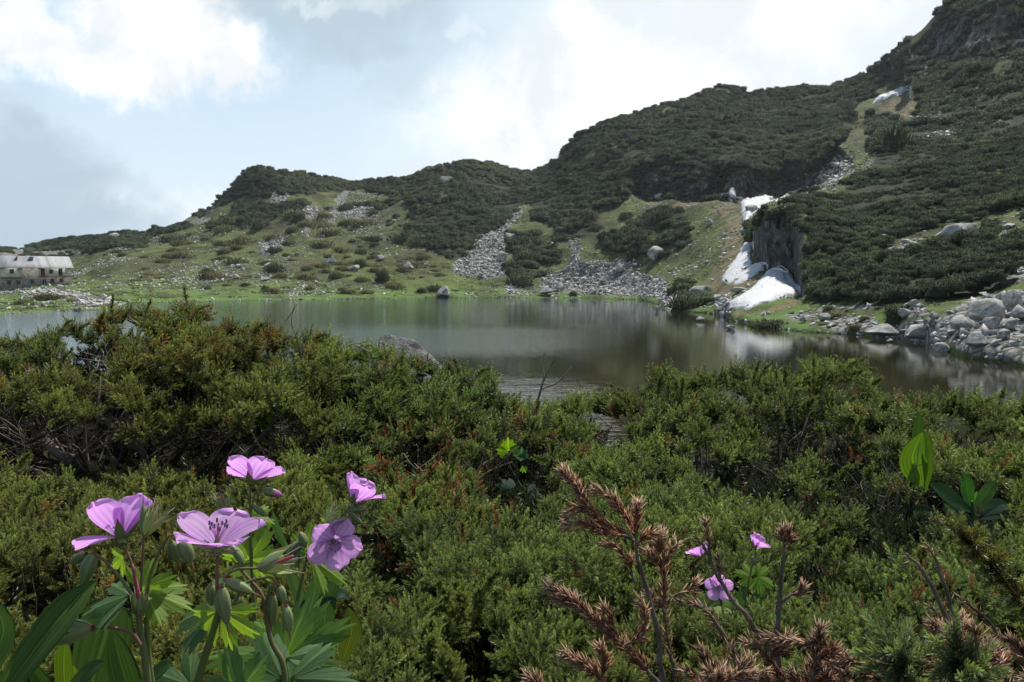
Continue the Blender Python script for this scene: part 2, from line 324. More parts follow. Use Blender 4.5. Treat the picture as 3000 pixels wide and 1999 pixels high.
SCREE = [[(1325, 770), (1360, 730), (1410, 690), (1470, 650), (1500, 615), (1530, 615), (1500, 670), (1480, 700), (1470, 740), (1500, 790), (1480, 815), (1420, 820), (1370, 810), (1330, 800)],
         [(1570, 850), (1600, 810), (1660, 780), (1680, 740), (1660, 690), (1695, 690), (1700, 760), (1790, 770), (1860, 765), (1840, 810), (1900, 800), (1950, 830), (1960, 870), (1800, 868), (1650, 862), (1600, 860)],
         [(1480, 820), (1560, 840), (1500, 865), (1470, 850)], [(800, 560), (850, 550), (840, 590), (790, 610)], [(890, 600), (930, 600), (925, 640), (900, 690), (880, 660)], [(940, 640), (1000, 600), (1010, 610), (960, 680), (930, 700)], [(1000, 620), (1090, 600), (1090, 625), (1030, 660), (1010, 650)],
         [(2380, 560), (2410, 490), (2450, 450), (2500, 460), (2460, 540)], [(2660, 350), (2720, 340), (2780, 340), (2810, 370), (2800, 410), (2720, 420)],
         [(60, 862), (180, 854), (260, 874), (330, 895), (260, 904), (210, 882), (120, 868)], [(1930, 860), (2010, 870), (1960, 905), (1930, 880)], [(760, 720), (820, 700), (840, 720), (770, 760)],
         [(2560, 972), (2640, 945), (2760, 925), (2840, 880), (3000, 850), (3200, 830), (3200, 1090), (2950, 1060), (2850, 1040), (2780, 1010), (2560, 985)], [(2600, 740), (2680, 700), (2700, 715), (2640, 750)], [(2700, 830), (3000, 790), (3000, 820), (2720, 850)],
         [(2100, 880), (2130, 860), (2160, 880), (2130, 925), (2100, 910)], [(2300, 925), (2380, 910), (2400, 930), (2320, 945)], [(2400, 952), (2480, 925), (2560, 930), (2580, 960), (2480, 978)], [(2600, 905), (2700, 890), (2720, 915), (2640, 930)], [(2380, 905), (2560, 885), (2560, 900), (2400, 915)]]
SOIL = [[(2110, 610), (2170, 580), (2185, 640), (2170, 700), (2215, 690), (2190, 760), (2120, 820), (2100, 850), (2060, 850), (2100, 770), (2130, 700)], [(2080, 910), (2130, 900), (2210, 915), (2330, 880), (2360, 868), (2350, 890), (2240, 925), (2150, 935), (2090, 925)], [(1850, 575), (1980, 590), (2180, 560), (2100, 610), (1960, 612)], [(2570, 320), (2680, 270), (2690, 310), (2640, 350), (2600, 345)],
        [(2130, 780), (2260, 780), (2200, 830), (2120, 880), (2100, 860)]]
PATH = [[(60, 752), (130, 738), (250, 728), (240, 742), (150, 750), (70, 770)], [(500, 645), (620, 640), (610, 655), (560, 662)], [(300, 690), (355, 682), (340, 700), (305, 697)], [(0, 745), (75, 735), (70, 755), (0, 765)], [(980, 585), (1010, 560), (1030, 560), (1000, 600)]]
def region(polys, X, Y, P, amp=14, seed=0, soft=5):
    nz = fbm(P.reshape(-1, 3), .09, 3, seed).reshape(X.shape) * amp
    m = np.zeros(X.shape)
    for p in polys:
        q = np.array(p); bb = (X > q[:, 0].min() - 40) & (X < q[:, 0].max() + 40) & (Y > q[:, 1].min() - 40) & (Y < q[:, 1].max() + 40)
        d = polydist(X[bb], Y[bb], p) + nz[bb]; m[bb] = np.maximum(m[bb], sstep(d, -soft, soft))
    return m
MP = region(PINES, GX, GY, GP, 16, 1); MR = region(CLIFF, GX, GY, GP, 12, 2); MS = region(SCREE, GX, GY, GP, 10, 3); MB_ = region(SOIL, GX, GY, GP, 14, 4); MT = region(PATH, GX, GY, GP, 5, 5, 2)
BARE = [[(1700, 480), (2100, 380), (1720, 460)], [(1650, 505), (1690, 500), (1700, 520), (1640, 530)], [(2060, 262), (2130, 262), (2170, 285), (2120, 275)], [(2640, 200), (2700, 180), (2710, 200), (2650, 225)], [(2900, 190), (2960, 180), (2960, 240), (2900, 240)], [(2470, 400), (2530, 380), (2555, 470), (2540, 505), (2480, 520), (2450, 540), (2440, 500)],
        [(2750, 650), (2890, 650), (2880, 720), (2780, 700)], [(2570, 750), (2650, 690), (2760, 660), (2900, 640), (3000, 600), (3000, 640), (2900, 665), (2700, 725), (2620, 752)], [(2520, 300), (2680, 240), (2700, 330), (2640, 350), (2560, 340)], [(1960, 530), (2010, 520), (2020, 560), (1970, 565)]]
BR = region(BARE, GX, GY, GP, 8, 8)
MP = MP * (1 - .9 * BR) * (1 - MB_ * .9) * (1 - MT)
MP *= sstep(fbm(GP.reshape(-1, 3), .05, 3, 11).reshape(GX.shape), -.62, -.42)
MP *= np.where(GB > .5, sstep(fbm(GP.reshape(-1, 3) * [1, 1, 2], .10, 4, 12).reshape(GX.shape), -.50, -.36), 1)
# relief
flat = GP.reshape(-1, 3)
taper = sstep(GT, 0, .12)
rel = fbm(flat, .045, 4, 21).reshape(GX.shape) * 2.6 + fbm(flat, .2, 3, 22).reshape(GX.shape) * .7
GP[..., 2] += rel * taper * np.clip(GD / 220, .2, 1)
cl = np.abs(fbm(flat * np.array([1, 1, .12]), .13, 4, 31)).reshape(GX.shape)
cl2 = np.abs(fbm(flat * np.array([1, 1, .3]), .5, 3, 32)).reshape(GX.shape)
cq = flat + np.stack([fbm(flat, .3, 3, 33), fbm(flat, .3, 3, 34), fbm(flat, .3, 3, 35)], -1) * 1.6
def cells(p):
    ip = np.floor(p).astype(np.int64); h = (ip[:, 0] * 73856093 ^ ip[:, 1] * 19349663 ^ ip[:, 2] * 83492791) & 0xffffff; return _T[(h ^ (h >> 9)) & 65535]
blk = cells(cq * [.30, .12, .19]).reshape(GX.shape) * 4.2 + cells(cq * [.8, .3, .55] + 7).reshape(GX.shape) * 1.5
push = MR * taper * blk * np.clip(GD / 180, .3, 1) * .8 + .45 * MR * taper * (cl * 6 + cl2 * 3) * np.clip(GD / 180, .3, 1)
GP[..., 1] += push; GP[..., 0] += push * GP[..., 0] / np.maximum(GP[..., 1], 1)
GP[..., 2] += np.where(MS > .3, np.abs(fbm(flat, .5, 2, 41)).reshape(GX.shape) * .8, 0) * taper * np.clip(GD / 180, .2, 1)
def T(x, y):
    """terrain point under photo pixel"""
    i = np.clip((np.asarray(x, float) + 1600) / 5800 * (NX - 1), 0, NX - 1.001); ys = shore_y(x); yr = ridge_y(x)
    j = np.clip((ys - y) / (ys - yr), 0, .9999) * (NR - 1)
    i0 = i.astype(int) if hasattr(i, 'astype') else int(i); j0 = j.astype(int) if hasattr(j, 'astype') else int(j)
    u = (i - i0)[..., None]; v = (j - j0)[..., None]
    return GP[i0, j0] * (1 - u) * (1 - v) + GP[i0 + 1, j0] * u * (1 - v) + GP[i0, j0 + 1] * (1 - u) * v + GP[i0 + 1, j0 + 1] * u * v
def hill_mat():
    m, t = new_mat('hillside'); a = t.n('ShaderNodeAttribute', attribute_name='Col'); p = t.n('ShaderNodeNewGeometry').outputs['Position']
    s = t.n('ShaderNodeSeparateColor', inp={0: a.outputs['Color']}); pine, rock, soil = s.outputs[0], s.outputs[1], s.outputs[2]; scree = a.outputs['Alpha']
    nb = t.noise(p, .06, 5, .6).outputs[0]; nm = t.noise(p, .35, 6, .65).outputs[0]; nf = t.noise(p, 2.2, 5, .7).outputs[0]
    grass = t.mix(t.mr(nm, .35, .65), (.070, .086, .026), (.120, .150, .040))
    grass = t.mix(t.mr(nb, .42, .62), grass, (.074, .072, .034))
    grass = t.mix(t.mr(nf, .45, .75, 0, .55), grass, (.17, .19, .07))
    pz = t.n('ShaderNodeSeparateXYZ', inp={0: p}).outputs[2]
    shore = t.mr(pz, 5.5, .6)
    grass = t.mix(t.m('MULTIPLY', shore, .65), grass, (.10, .19, .035))
    heath = t.mr(t.noise(p, .12, 4, .6, .4).outputs[0], .50, .60)
    grass = t.mix(t.m('MULTIPLY', heath, .75), grass, (.052, .054, .022))
    sp = t.noise(p, 1.3, 8, .75).outputs[0]; grass = t.mix(t.mr(sp, .60, .66, 0, .85), grass, (.42, .41, .37))
    stone = t.mix(t.mr(t.noise(p, .8, 7, .7).outputs[0], .35, .65), (.13, .128, .118), (.40, .39, .36))
    vor = t.n('ShaderNodeTexVoronoi', feature='DISTANCE_TO_EDGE', inp={'Vector': p, 'Scale': 1.1}).outputs[0]
    crack = t.mr(vor, 0, .16)
    ps = t.vm('MULTIPLY', p, (1, 1, .55)).outputs[0]
    cliffc = t.mix(t.mr(t.noise(ps, .7, 7, .7).outputs[0], .38, .68), (.042, .041, .036), (.22, .215, .19))
    vc = t.n('ShaderNodeTexVoronoi', feature='DISTANCE_TO_EDGE', inp={'Vector': t.vm('ADD', ps, t.vm('MULTIPLY', t.noise(p, .9, 4).outputs['Color'], (1.3, 1.3, 1.3)).outputs[0]).outputs[0], 'Scale': .55}).outputs[0]
    cliffc = t.mix(t.mr(vc, .10, .0, 0, .85), cliffc, (.012, .012, .011))
    cliffc = t.mix(t.mr(t.noise(p, .25, 5, .6).outputs[0], .52, .66, 0, .8), cliffc, (.035, .042, .018))
    c = t.mix(scree, grass, t.mix(crack, (.07, .07, .06), stone))
    c = t.mix(t.m('MULTIPLY', soil, t.mr(t.m('ADD', nm, t.m('MULTIPLY', soil, .12)), .53, .68)), c, t.mix(t.mr(nf, .4, .6), (.13, .098, .058), (.22, .175, .11)))
    c = t.mix(rock, c, cliffc)
    c = t.mix(pine, c, t.mix(rock, t.mix(t.mr(nm, .4, .65), (.020, .024, .013), (.045, .05, .024)), cliffc))
    h = t.m('ADD', t.m('MULTIPLY', nf, .5), t.m('MULTIPLY', nm, 1.2))
    out(t, princ(t, c, .9, .15, bump(t, h, .8, .6))); return m
# extra rows: under the water in front, down behind the ridge
dirr = np.stack([GP[:, 0, 0], GP[:, 0, 1]], -1); dirr /= np.linalg.norm(dirr, axis=1)[:, None]
pre = [np.column_stack([GP[:, 0, 0] - dirr[:, 0] * a, GP[:, 0, 1] - dirr[:, 1] * a, np.full(NX, -b)]) for a, b in ((9, 3.2), (4, 1.6), (1.2, .45))]
dr = np.stack([GP[:, -1, 0], GP[:, -1, 1]], -1); dr /= np.linalg.norm(dr, axis=1)[:, None]
post = [np.column_stack([GP[:, -1, 0] + dr[:, 0] * a, GP[:, -1, 1] + dr[:, 1] * a, GP[:, -1, 2] * k - .3]) for a, k in ((6, .985), (30, .88), (90, .62), (220, .25), (420, -.02))]
ALL = np.stack(pre + [GP[:, j] for j in range(NR)] + post, 1)
mm = np.stack([MP, MR, MB_, np.maximum(MS, MT * .9)], -1); mm = np.concatenate([np.repeat(mm[:, :1], 3, 1), mm, np.repeat(mm[:, -1:], 5, 1)], 1)
NN = ALL.shape[1]; idx = np.arange(NX * NN).reshape(NX, NN)
Fq = np.stack([idx[:-1, :-1], idx[1:, :-1], idx[1:, 1:], idx[:-1, 1:]], -1).reshape(-1, 4)
hill = mk('hills', ALL.reshape(-1, 3), Fq, hill_mat(), smooth=True, col=mm.reshape(-1, 4)); tag(hill, 'grassy and rocky mountain slopes rising round the far side of the lake', 'hillside', kind='structure')

# ------------------------------------------------------------------ near bank, lake bed, water
def bank_z(x, y):
    d = y + .10 * np.abs(x) ** 1.1 * 0
    z = np.interp(d, [-400, -60, -8, 0, 3, 4.6, 6, 8, 12, 16, 20, 30, 60], [40, 9, 3.4, 3.1, 3.08, 3.0, 2.5, 1.9, .95, .2, -.6, -2.5, -4])
    z = z + .38 * np.exp(-((np.asarray(x) + 1.9) / 1.3) ** 2 - ((np.asarray(y) - 4.15) / .55) ** 2) + .12 * np.exp(-((np.asarray(x) - 1.2) / 1.2) ** 2 - ((np.asarray(y) - 3.9) / .6) ** 2)
    return z
bx = np.concatenate([np.linspace(-900, -40, 30), np.linspace(-38, 38, 150), np.linspace(40, 900, 30)]); by = np.concatenate([np.linspace(-900, -12, 30), np.linspace(-11, 30, 120), np.linspace(34, 900, 40)])
BX, BY = np.meshgrid(bx, by, indexing='ij'); BZ = bank_z(BX, BY); bp = np.stack([BX.ravel(), BY.ravel(), 0 * BX.ravel()], -1)
BZ = BZ + (fbm(bp, .5, 4, 51) * .10).reshape(BZ.shape) * (BY < 18); BZ = np.where(BY > 60, -4, BZ)
idx = np.arange(BX.size).reshape(BX.shape); Fq = np.stack([idx[:-1, :-1], idx[1:, :-1], idx[1:, 1:], idx[:-1, 1:]], -1).reshape(-1, 4)
mg, t = new_mat('bank_soil'); p = t.n('ShaderNodeNewGeometry').outputs['Position']; nb = t.noise(p, 3, 6, .65).outputs[0]
out(t, princ(t, t.mix(t.mr(nb, .4, .62), (.012, .010, .007), (.026, .025, .012)), .95, .1, bump(t, nb, .8, .1)))
tag(mk('ground', np.stack([BX, BY, BZ], -1).reshape(-1, 3), Fq, mg, smooth=True), 'dark soil bank under the junipers and bed of the lake', 'ground', kind='structure')
def water():
    m, t = new_mat('lake_water'); p = t.n('ShaderNodeNewGeometry').outputs['Position']; s = t.n('ShaderNodeSeparateXYZ', inp={0: p})
    x, y = s.outputs[0], s.outputs[1]
    # wind: ruffled on the left and far side, calm under the right hand slope; one calm pool in front
    ang = t.m('DIVIDE', x, t.m('MAXIMUM', y, 1.0))
    nz = t.noise(t.vm('MULTIPLY', p, (.5, 1, 1)).outputs[0], .035, 3, .5).outputs[0]; nq = t.noise(t.vm('MULTIPLY', p, (.25, 1, 1)).outputs[0], .8, 5, .7).outputs[0]; nz = t.m('ADD', nz, t.m('MULTIPLY', t.m('SUBTRACT', nq, .5), .55))
    wind = t.mr(t.m('ADD', ang, t.m('MULTIPLY', t.m('SUBTRACT', nz, .5), .5)), .12, -.16)
    far = t.mr(y, 34, 52)
    band = t.m('MULTIPLY', t.m('MULTIPLY', t.mr(t.m('ADD', y, t.m('MULTIPLY', nz, 10.0)), 43, 60), t.mr(t.m('ADD', y, t.m('MULTIPLY', nz, 30.0)), 92, 62)), t.m('MULTIPLY', t.mr(ang, .17, .02), t.mr(ang, -.30, -.12)))
    wind = t.m('ADD', t.m('MULTIPLY', wind, t.m('ADD', t.m('MULTIPLY', far, .10), .03)), t.m('MULTIPLY', band, .5))
    w1 = t.noise(t.vm('MULTIPLY', p, (.8, 1.6, 1)).outputs[0], 2.1, 4, .6).outputs[0]
    w2 = t.noise(t.vm('MULTIPLY', p, (.35, 1.2, 1)).outputs[0], 2.3, 3, .55, .4).outputs[0]
    nearr = t.m('MULTIPLY', t.mr(t.m('ADD', y, t.m('MULTIPLY', nz, 12.0)), 41, 30), t.m('MULTIPLY', t.mr(ang, .16, .08), t.mr(ang, -.16, -.05)))
    hgt = t.m('ADD', t.m('MULTIPLY', w1, t.m('ADD', t.m('MULTIPLY', wind, .9), .03)), t.m('MULTIPLY', w2, t.m('MULTIPLY', nearr, .5)))
    deep = t.mr(t.m('ADD', t.m('MULTIPLY', ang, -1.0), t.m('MULTIPLY', t.m('DIVIDE', y, 180.0), .6)), -.02, .55)
    col = t.mix(deep, (.021, .018, .006), (.008, .042, .040))
    rgh = t.m('ADD', t.m('MULTIPLY', wind, .11), .035)
    out(t, princ(t, col, rgh, .5, bump(t, hgt, .55, .22), IOR=1.38)); return m
wx = np.array([-330, 120.]); V = np.array([(-330, 8, 0), (130, 8, 0), (130, 230, 0), (-330, 230, 0)], float)
tag(mk('lake_water', V, np.array([(0, 1, 2, 3)]), water()), 'calm dark mountain lake, ruffled blue green on the left', 'lake', kind='structure')
# ------------------------------------------------------------------ dwarf pine scrub
def shoot_dome(n, sl, sw, rng, flat=.6, core=True):
    """a mound of upright needle shoots, unit radius; returns verts, tris, tint"""
    b = MB()
    u = rng.random(n) * 2 * pi; c = rng.random(n) ** .8; st = np.sqrt(1 - c * c * .96)
    d = np.stack([st * np.cos(u), st * np.sin(u), c * .98 + .02], -1); r = .55 + .45 * rng.random(n)
    base = d * r[:, None] * np.array([.85, .85, flat * .85]); ax = d + np.array([0, 0, .9]) + rng.normal(size=d.shape) * .35
    R = frames(ax, rng=rng); L = sl * (.6 + .8 * rng.random(n)); w = sw * (.7 + .6 * rng.random(n))
    for k in range(n):
        tri = np.array([(w[k], 0, 0), (-w[k] * .5, w[k] * .87, 0), (-w[k] * .5, -w[k] * .87, 0), (0, 0, L[k])]) @ R[k].T + base[k]
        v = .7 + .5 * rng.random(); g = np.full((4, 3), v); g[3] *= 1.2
        b.add(tri, [(0, 1, 3), (1, 2, 3), (2, 0, 3)], g)
    if core:
        a = np.arange(7) * 2 * pi / 7; V = np.concatenate([np.stack([np.cos(a) * .8, np.sin(a) * .8, a * 0 - .25], -1), np.stack([np.cos(a + .4) * .55, np.sin(a + .4) * .55, a * 0 + flat * .5], -1), [(0, 0, flat * .75)]])
        F = [];
        for k in range(7): q = (k + 1) % 7; F += [(k, q, q + 7), (k, q + 7, k + 7), (k + 7, q + 7, 14)]
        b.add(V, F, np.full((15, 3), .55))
    return b.get()
rp = np.random.default_rng(11)
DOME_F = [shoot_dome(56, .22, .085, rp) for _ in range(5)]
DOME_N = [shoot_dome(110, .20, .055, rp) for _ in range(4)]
M_PINE = foliage_mat('pine_needles', .10, .7, .08, (1.2, 1.5, .6), .25)
# candidate points over the hillside mesh, uniform per square metre
def hill_points(mask, dens, rng, lo=0):
    A = GP[:-1, :-1]; B = GP[1:, :-1]; C_ = GP[:-1, 1:]
    ar = np.linalg.norm(np.cross(B - A, C_ - A), axis=-1); ar = np.minimum(ar, 6 * ((GX[1:, 1:] - GX[:-1, :-1]) / FPX * GD[:-1, :-1]) ** 2 * 4)
    w = ar * mask[:-1, :-1] * dens[:-1, :-1]; n = rng.poisson(w); n[(GX[:-1, :-1] < -1100) | (GX[:-1, :-1] > 3700)] = 0; I, J = np.nonzero(n); rep = n[I, J]; I = np.repeat(I, rep); J = np.repeat(J, rep)
    u, v = rng.random(len(I)), rng.random(len(I))
    P = GP[I, J] * ((1 - u) * (1 - v))[:, None] + GP[I + 1, J] * (u * (1 - v))[:, None] + GP[I, J + 1] * ((1 - u) * v)[:, None] + GP[I + 1, J + 1] * (u * v)[:, None]
    return P, GX[I, J], GY[I, J]
near_m = (GB > .5) & (GD < 135)
pm = np.where(MP > .45, 1.0, 0) * np.where(MR > .5, np.where(GX < 2140, .75, np.where(GY < 300, .8, .22)), 1)
pm = np.maximum(pm, np.where((MR > .4) & (GX > 2500) & (GY < 300), .16, 0)); pm = np.maximum(pm, np.where((MR > .4) & (GX < 2140) & (GX > 900), .30, 0))
d_far = np.where(near_m, 0, .55) * np.where(GD > 250, .8, 1)
P1, x1, y1 = hill_points(pm, d_far, rp)
P2, x2, y2 = hill_points(pm, np.where(near_m, 1.5, 0), rp)
def pine_cols(P, rng):
    n = fbm(P, .035, 3, 61); r = (rng.random(len(P)) * .5 + .75) * (1 + .35 * fbm(P, .16, 3, 66))
    a = np.array([.036, .056, .024]); b = np.array([.062, .082, .034]); f = sstep(n, -.3, .4)[:, None]
    return (a + (b - a) * f) * r[:, None]
def heave(P, g):
    n = fbm(P * [1, 1, 1.6], .085, 3, 63); m = fbm(P * [.6, 1, 2.2], .20, 2, 64); return (n * 3.0 + m * 1.3) * g
g1 = np.clip((ridge_y(x1) * 0 + y1 - ridge_y(x1)) / 60, .12, 1); h1 = heave(P1, g1); h2 = heave(P2, .62)
k1 = h1 > -1.5; P1 = P1[k1]; h1 = h1[k1]; P1[:, 2] += h1 * .75 + .3; P2[:, 2] += h2 * .8 + .25
S1 = (.8 + 1.0 * rp.random(len(P1)))[:, None] * np.array([1.15, 1.15, .95]); S2 = (.35 + .75 * rp.random(len(P2)) ** 1.5)[:, None] * np.array([1.1, 1.1, 1.15])
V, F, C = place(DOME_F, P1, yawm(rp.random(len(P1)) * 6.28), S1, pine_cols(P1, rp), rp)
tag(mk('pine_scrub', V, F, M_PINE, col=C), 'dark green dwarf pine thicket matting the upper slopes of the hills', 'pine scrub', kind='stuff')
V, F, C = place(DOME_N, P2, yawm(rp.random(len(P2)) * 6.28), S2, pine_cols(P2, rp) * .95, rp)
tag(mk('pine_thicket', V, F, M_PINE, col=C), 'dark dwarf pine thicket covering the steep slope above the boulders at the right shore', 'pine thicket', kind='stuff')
print('pines', len(P1), len(P2))
SCR = [shoot_dome(16, .30, .13, rp, .4, False) for _ in range(5)]
cs_ = fbm(flat, .11, 4, 81).reshape(GX.shape); sm_ = (1 - MP) * (1 - MR) * (1 - MS * .9) * (1 - MB_ * .7) * (1 - MT) * sstep(GT, .01, .05)
P3, x3, y3 = hill_points(sm_ * np.where(cs_ > .06, 1.0, .10), np.where(GD < 75, .9, .45), rp)
S3 = ((.22 + .55 * rp.random(len(P3)) ** 2) * np.where(P3[:, 1] < 75, .6, 1.25))[:, None] * np.array([1.3, 1.3, .8]); c3 = np.where(rp.random(len(P3))[:, None] < .5, np.array([[.085, .088, .034]]), np.array([[.075, .105, .034]])) * (.7 + .6 * rp.random((len(P3), 1)))
V, F, C = place(SCR, P3, yawm(rp.random(len(P3)) * 6.28), S3, c3, rp)
tag(mk('alpine_scrub', V, F, M_PINE, col=C), 'low olive scrub and tussocks mottling the open grass of the slopes', 'low scrub', kind='stuff')
# ------------------------------------------------------------------ stones
def chip(rng, k=9):
    bm = bmesh.new()
    for _ in range(k): bm.verts.new(rng.normal(size=3) / 1.6)
    bmesh.ops.convex_hull(bm, input=bm.verts); bmesh.ops.triangulate(bm, faces=bm.faces)
    bm.verts.ensure_lookup_table(); used = [v for v in bm.verts if v.link_faces]
    ix = {v: i for i, v in enumerate(used)}; V = np.array([v.co[:] for v in used]); V -= V.mean(0); V /= np.abs(V).max()
    F = np.array([[ix[v] for v in f.verts] for f in bm.faces]); bm.free(); return V, F
def boulder(seed, sub=4, cuts=16, rough=.05):
    rng = np.random.default_rng(seed); bm = bmesh.new(); bmesh.ops.create_icosphere(bm, subdivisions=sub, radius=1)
    V = np.array([v.co[:] for v in bm.verts]); F = np.array([[v.index for v in f.verts] for f in bm.faces]); bm.free()
    V *= 1 + fbm(V, .9, 2, seed)[:, None] * .25
    for _ in range(cuts):
        n = rng.normal(size=3); n /= np.linalg.norm(n); h = .42 + .34 * rng.random(); d = V @ n - h; V -= np.where(d > 0, d, 0)[:, None] * n * .93
    V *= 1 + fbm(V, 3, 4, seed + 5)[:, None] * rough
    V = V / np.abs(V).max(0); return V, F
def rock_mat(name, a=(.19, .187, .172), b=(.54, .53, .50), lichen=.5, sc=1.0):
    m, t = new_mat(name); o = t.n('ShaderNodeTexCoord').outputs['Object']; oi = t.n('ShaderNodeObjectInfo')
    p = t.vm('ADD', o, oi.outputs['Location']).outputs[0]
    n1 = t.noise(p, 1.6 * sc, 6, .65).outputs[0]; n2 = t.noise(p, 9 * sc, 5, .7).outputs[0]; n3 = t.noise(p, .9 * sc, 4, .6, .5).outputs[0]
    c = t.mix(t.mr(n1, .32, .68), a, b); c = t.mix(t.mr(n2, .5, .68, 0, .6), c, (.07, .07, .062))
    c = t.mix(t.mr(n3, .56, .64, 0, lichen), c, (.20, .21, .12))
    h = t.m('ADD', n1, t.m('MULTIPLY', n2, .35)); out(t, princ(t, c, .85, .3, bump(t, h, .7, .12))); return m
M_ROCK = rock_mat('granite'); M_SCREE = rock_mat('scree_stone', (.26, .255, .24), (.62, .61, .58), .15, .6)
rs = np.random.default_rng(23); CHIPS = [chip(rs) for _ in range(10)]
def stones(name, P, S, label, cat, mat=M_SCREE):
    n = len(P); Sx = S[:, None] * (np.array([1.1, 1.0, .65]) * (.7 + .6 * rs.random((n, 3)))); R = frames(np.array([0, 0, 1.]) + rs.normal(size=(n, 3)) * .35, rng=rs)
    V, F, C = place(CHIPS, P, R, Sx, np.ones((n, 3)), rs); return tag(mk(name, V, F, mat), label, cat, kind='stuff')
gm = (1 - MP) * (1 - MR) * (1 - MS); cn = fbm(flat, .07, 4, 71).reshape(GX.shape); up = np.where(GX < 1150, 1.0, .5)
Pq, xq, yq = hill_points(gm, (.09 + 1.7 * sstep(cn, -.05, .45)) * up * np.where(GD < 70, .5, 1), rs)
stones('scattered_stones', Pq + [0, 0, .03], .12 + .42 * rs.random(len(Pq)) ** 2.5, 'small pale stones strewn over the grass of the far slope', 'stones')
Pq, xq, yq = hill_points(MS * (1 - MP * .6), np.where(GD < 75, 1.7, 1.9), rs)
stones('scree', Pq + [0, 0, .1], np.where(Pq[:, 1] < 75, .10 + .30 * rs.random(len(Pq)) ** 2, .22 + .50 * rs.random(len(Pq)) ** 2.5), 'pale grey scree of loose broken stones spilling down to the lake', 'scree')
print('scree', len(Pq))
xs = rs.uniform(0, 2780, 520); ys_ = shore_y(xs) + rs.uniform(-6, 1.5, 520); Pq = T(xs, np.minimum(ys_, shore_y(xs) - .2)); Pq[:, 2] = np.maximum(Pq[:, 2], 0) * .5 + .02
stones('shore_pebbles', Pq, np.where(Pq[:, 1] > 100, .18, .10) * (.6 + 1.5 * rs.random(len(Pq)) ** 2), 'pale pebbles lining the edge of the lake', 'pebbles')

LANDM = [(100, 800, 'the hut'), (2240, 880, 'the largest snow patch'), (2160, 770, 'the steep snow tongue'), (2220, 600, 'the shaded snow field'), (2280, 720, 'the rock face'), (303, 880, 'the cube shaped boulder'), (224, 908, 'the tip of the rocky point'), (60, 880, 'the left juniper cushion on the point'),
         (750, 490, 'the dark peak'), (870, 655, 'the square dark pine'), (1120, 835, 'the round shoreline pine'), (603, 850, 'the lone round pale boulder'), (693, 806, 'the paired meadow boulders'), (800, 800, 'the dark domed mound'), (356, 755, 'the small round lone pine'), (500, 710, 'the wide high pine mound'), (1055, 790, 'the scrubby knoll'),
         (1400, 760, 'the left scree'), (1815, 800, 'the big scree boulder'), (1700, 840, 'the broad scree'), (1302, 860, 'the shoreline boulder heap'), (2010, 890, 'the little headland'), (1940, 640, 'the tall pine cluster'), (1640, 845, 'the humped scree boulder'), (1765, 825, 'the grey mid scree boulder'), (1497, 690, 'the perched oval boulder'), (1472, 750, 'the triangular boulder'),
         (2592, 975, 'the wide waterline boulder'), (2708, 975, 'the right waterline twin'), (2905, 900, 'the largest slab'), (2828, 945, 'the rounded boulder'), (2862, 1000, 'the squat dark boulder'), (2945, 985, 'the flat low boulder'), (2680, 885, 'the whitish boulder'), (2740, 925, 'the small grass boulder'), (2820, 690, 'the huge flat topped boulder'), (430, 805, 'the flat olive mat'), (312, 822, 'the flat meadow boulder'),
         (1190, 690, 'the wide pine patch'), (2470, 920, 'the right shore grass'), (1035, 560, 'the saddle'), (2052, 860, 'the flat slab by the snow'), (640, 720, 'the slope under the peak'), (900, 740, 'the middle of the left slope'), (1230, 790, 'the upright scrub boulder')]
USED = {}
def own_label(x, y, w, noun, small, big):
    """a label that names the nearest things one can find"""
    sz = 'tiny' if w < small * .8 else 'small' if w < small * 1.2 else 'broad' if w > big else 'middling'
    ds = sorted((math.hypot((x - a) * .8, (y - b)), a, b, nm) for a, b, nm in LANDM if math.hypot(x - a, y - b) > 9)
    def rel(q):
        d, a, b, nm = q; v = 'above' if y < b - 12 else 'below' if y > b + 12 else ''; h = 'left of' if x < a - 22 else 'right of' if x > a + 22 else ''
        how = 'just ' if d < 45 else '' if d < 110 else 'well '
        if v and h: return how + v + ' and ' + h + ' ' + nm
        return how + (v or h or 'beside') + ' ' + nm
    base = sz + ' ' + noun; opts = [base + ', ' + rel(ds[0])] + [base + ', ' + rel(ds[0]) + ', ' + rel(q).replace('just ', '').replace('well ', '') for q in ds[1:5]] + [base + ', ' + rel(q) for q in ds[1:6]]
    for o_ in opts:
        if len(o_.split()) <= 16 and o_ not in USED: USED[o_] = 1; return o_
    for wd in ('leaning', 'low', 'upright'):
        pass
    return opts[0] if len(opts[0].split()) <= 16 else base
# ------------------------------------------------------------------ boulders, each a thing
B_MESH = []
for s_ in range(8):
    V, F = boulder(100 + s_, 4 if s_ < 5 else 3, 20 + s_, .075); o = mk('boulder', V, F, M_ROCK, smooth=True); B_MESH.append(o.data); bpy.data.objects.remove(o)
def put_boulder(x, y, wpx, hpx, label, group, seed, name='boulder', sink=.25, cat='boulder', hill_=True):
    """x, y: photo pixel of the boulder's foot"""
    r = np.random.default_rng(seed); P = T(np.array([float(x)]), np.array([float(min(y, shore_y(x) - .5))]))[0]
    if y > shore_y(x): ry = rays(x, y); P = np.array([0, 0, CZ]) + ry * (-CZ / ry[2])
    k = P[1] / FPX; o = bpy.data.objects.new(name, B_MESH[int(r.integers(len(B_MESH)))]); COL.objects.link(o)
    sx_, sz_ = wpx * k / 2, hpx * k / (2 - sink) / 1
    o.scale = (sx_, sx_ * (.7 + .4 * r.random()), sz_); o.location = (P[0], P[1] + sx_ * .3, P[2] + sz_ * (1 - sink) - .02); o.rotation_euler = (r.normal() * .12, r.normal() * .12, r.random() * 6.28)
    tag(o, label, cat, group); return o
G_R = 'grey boulders along the right shore'
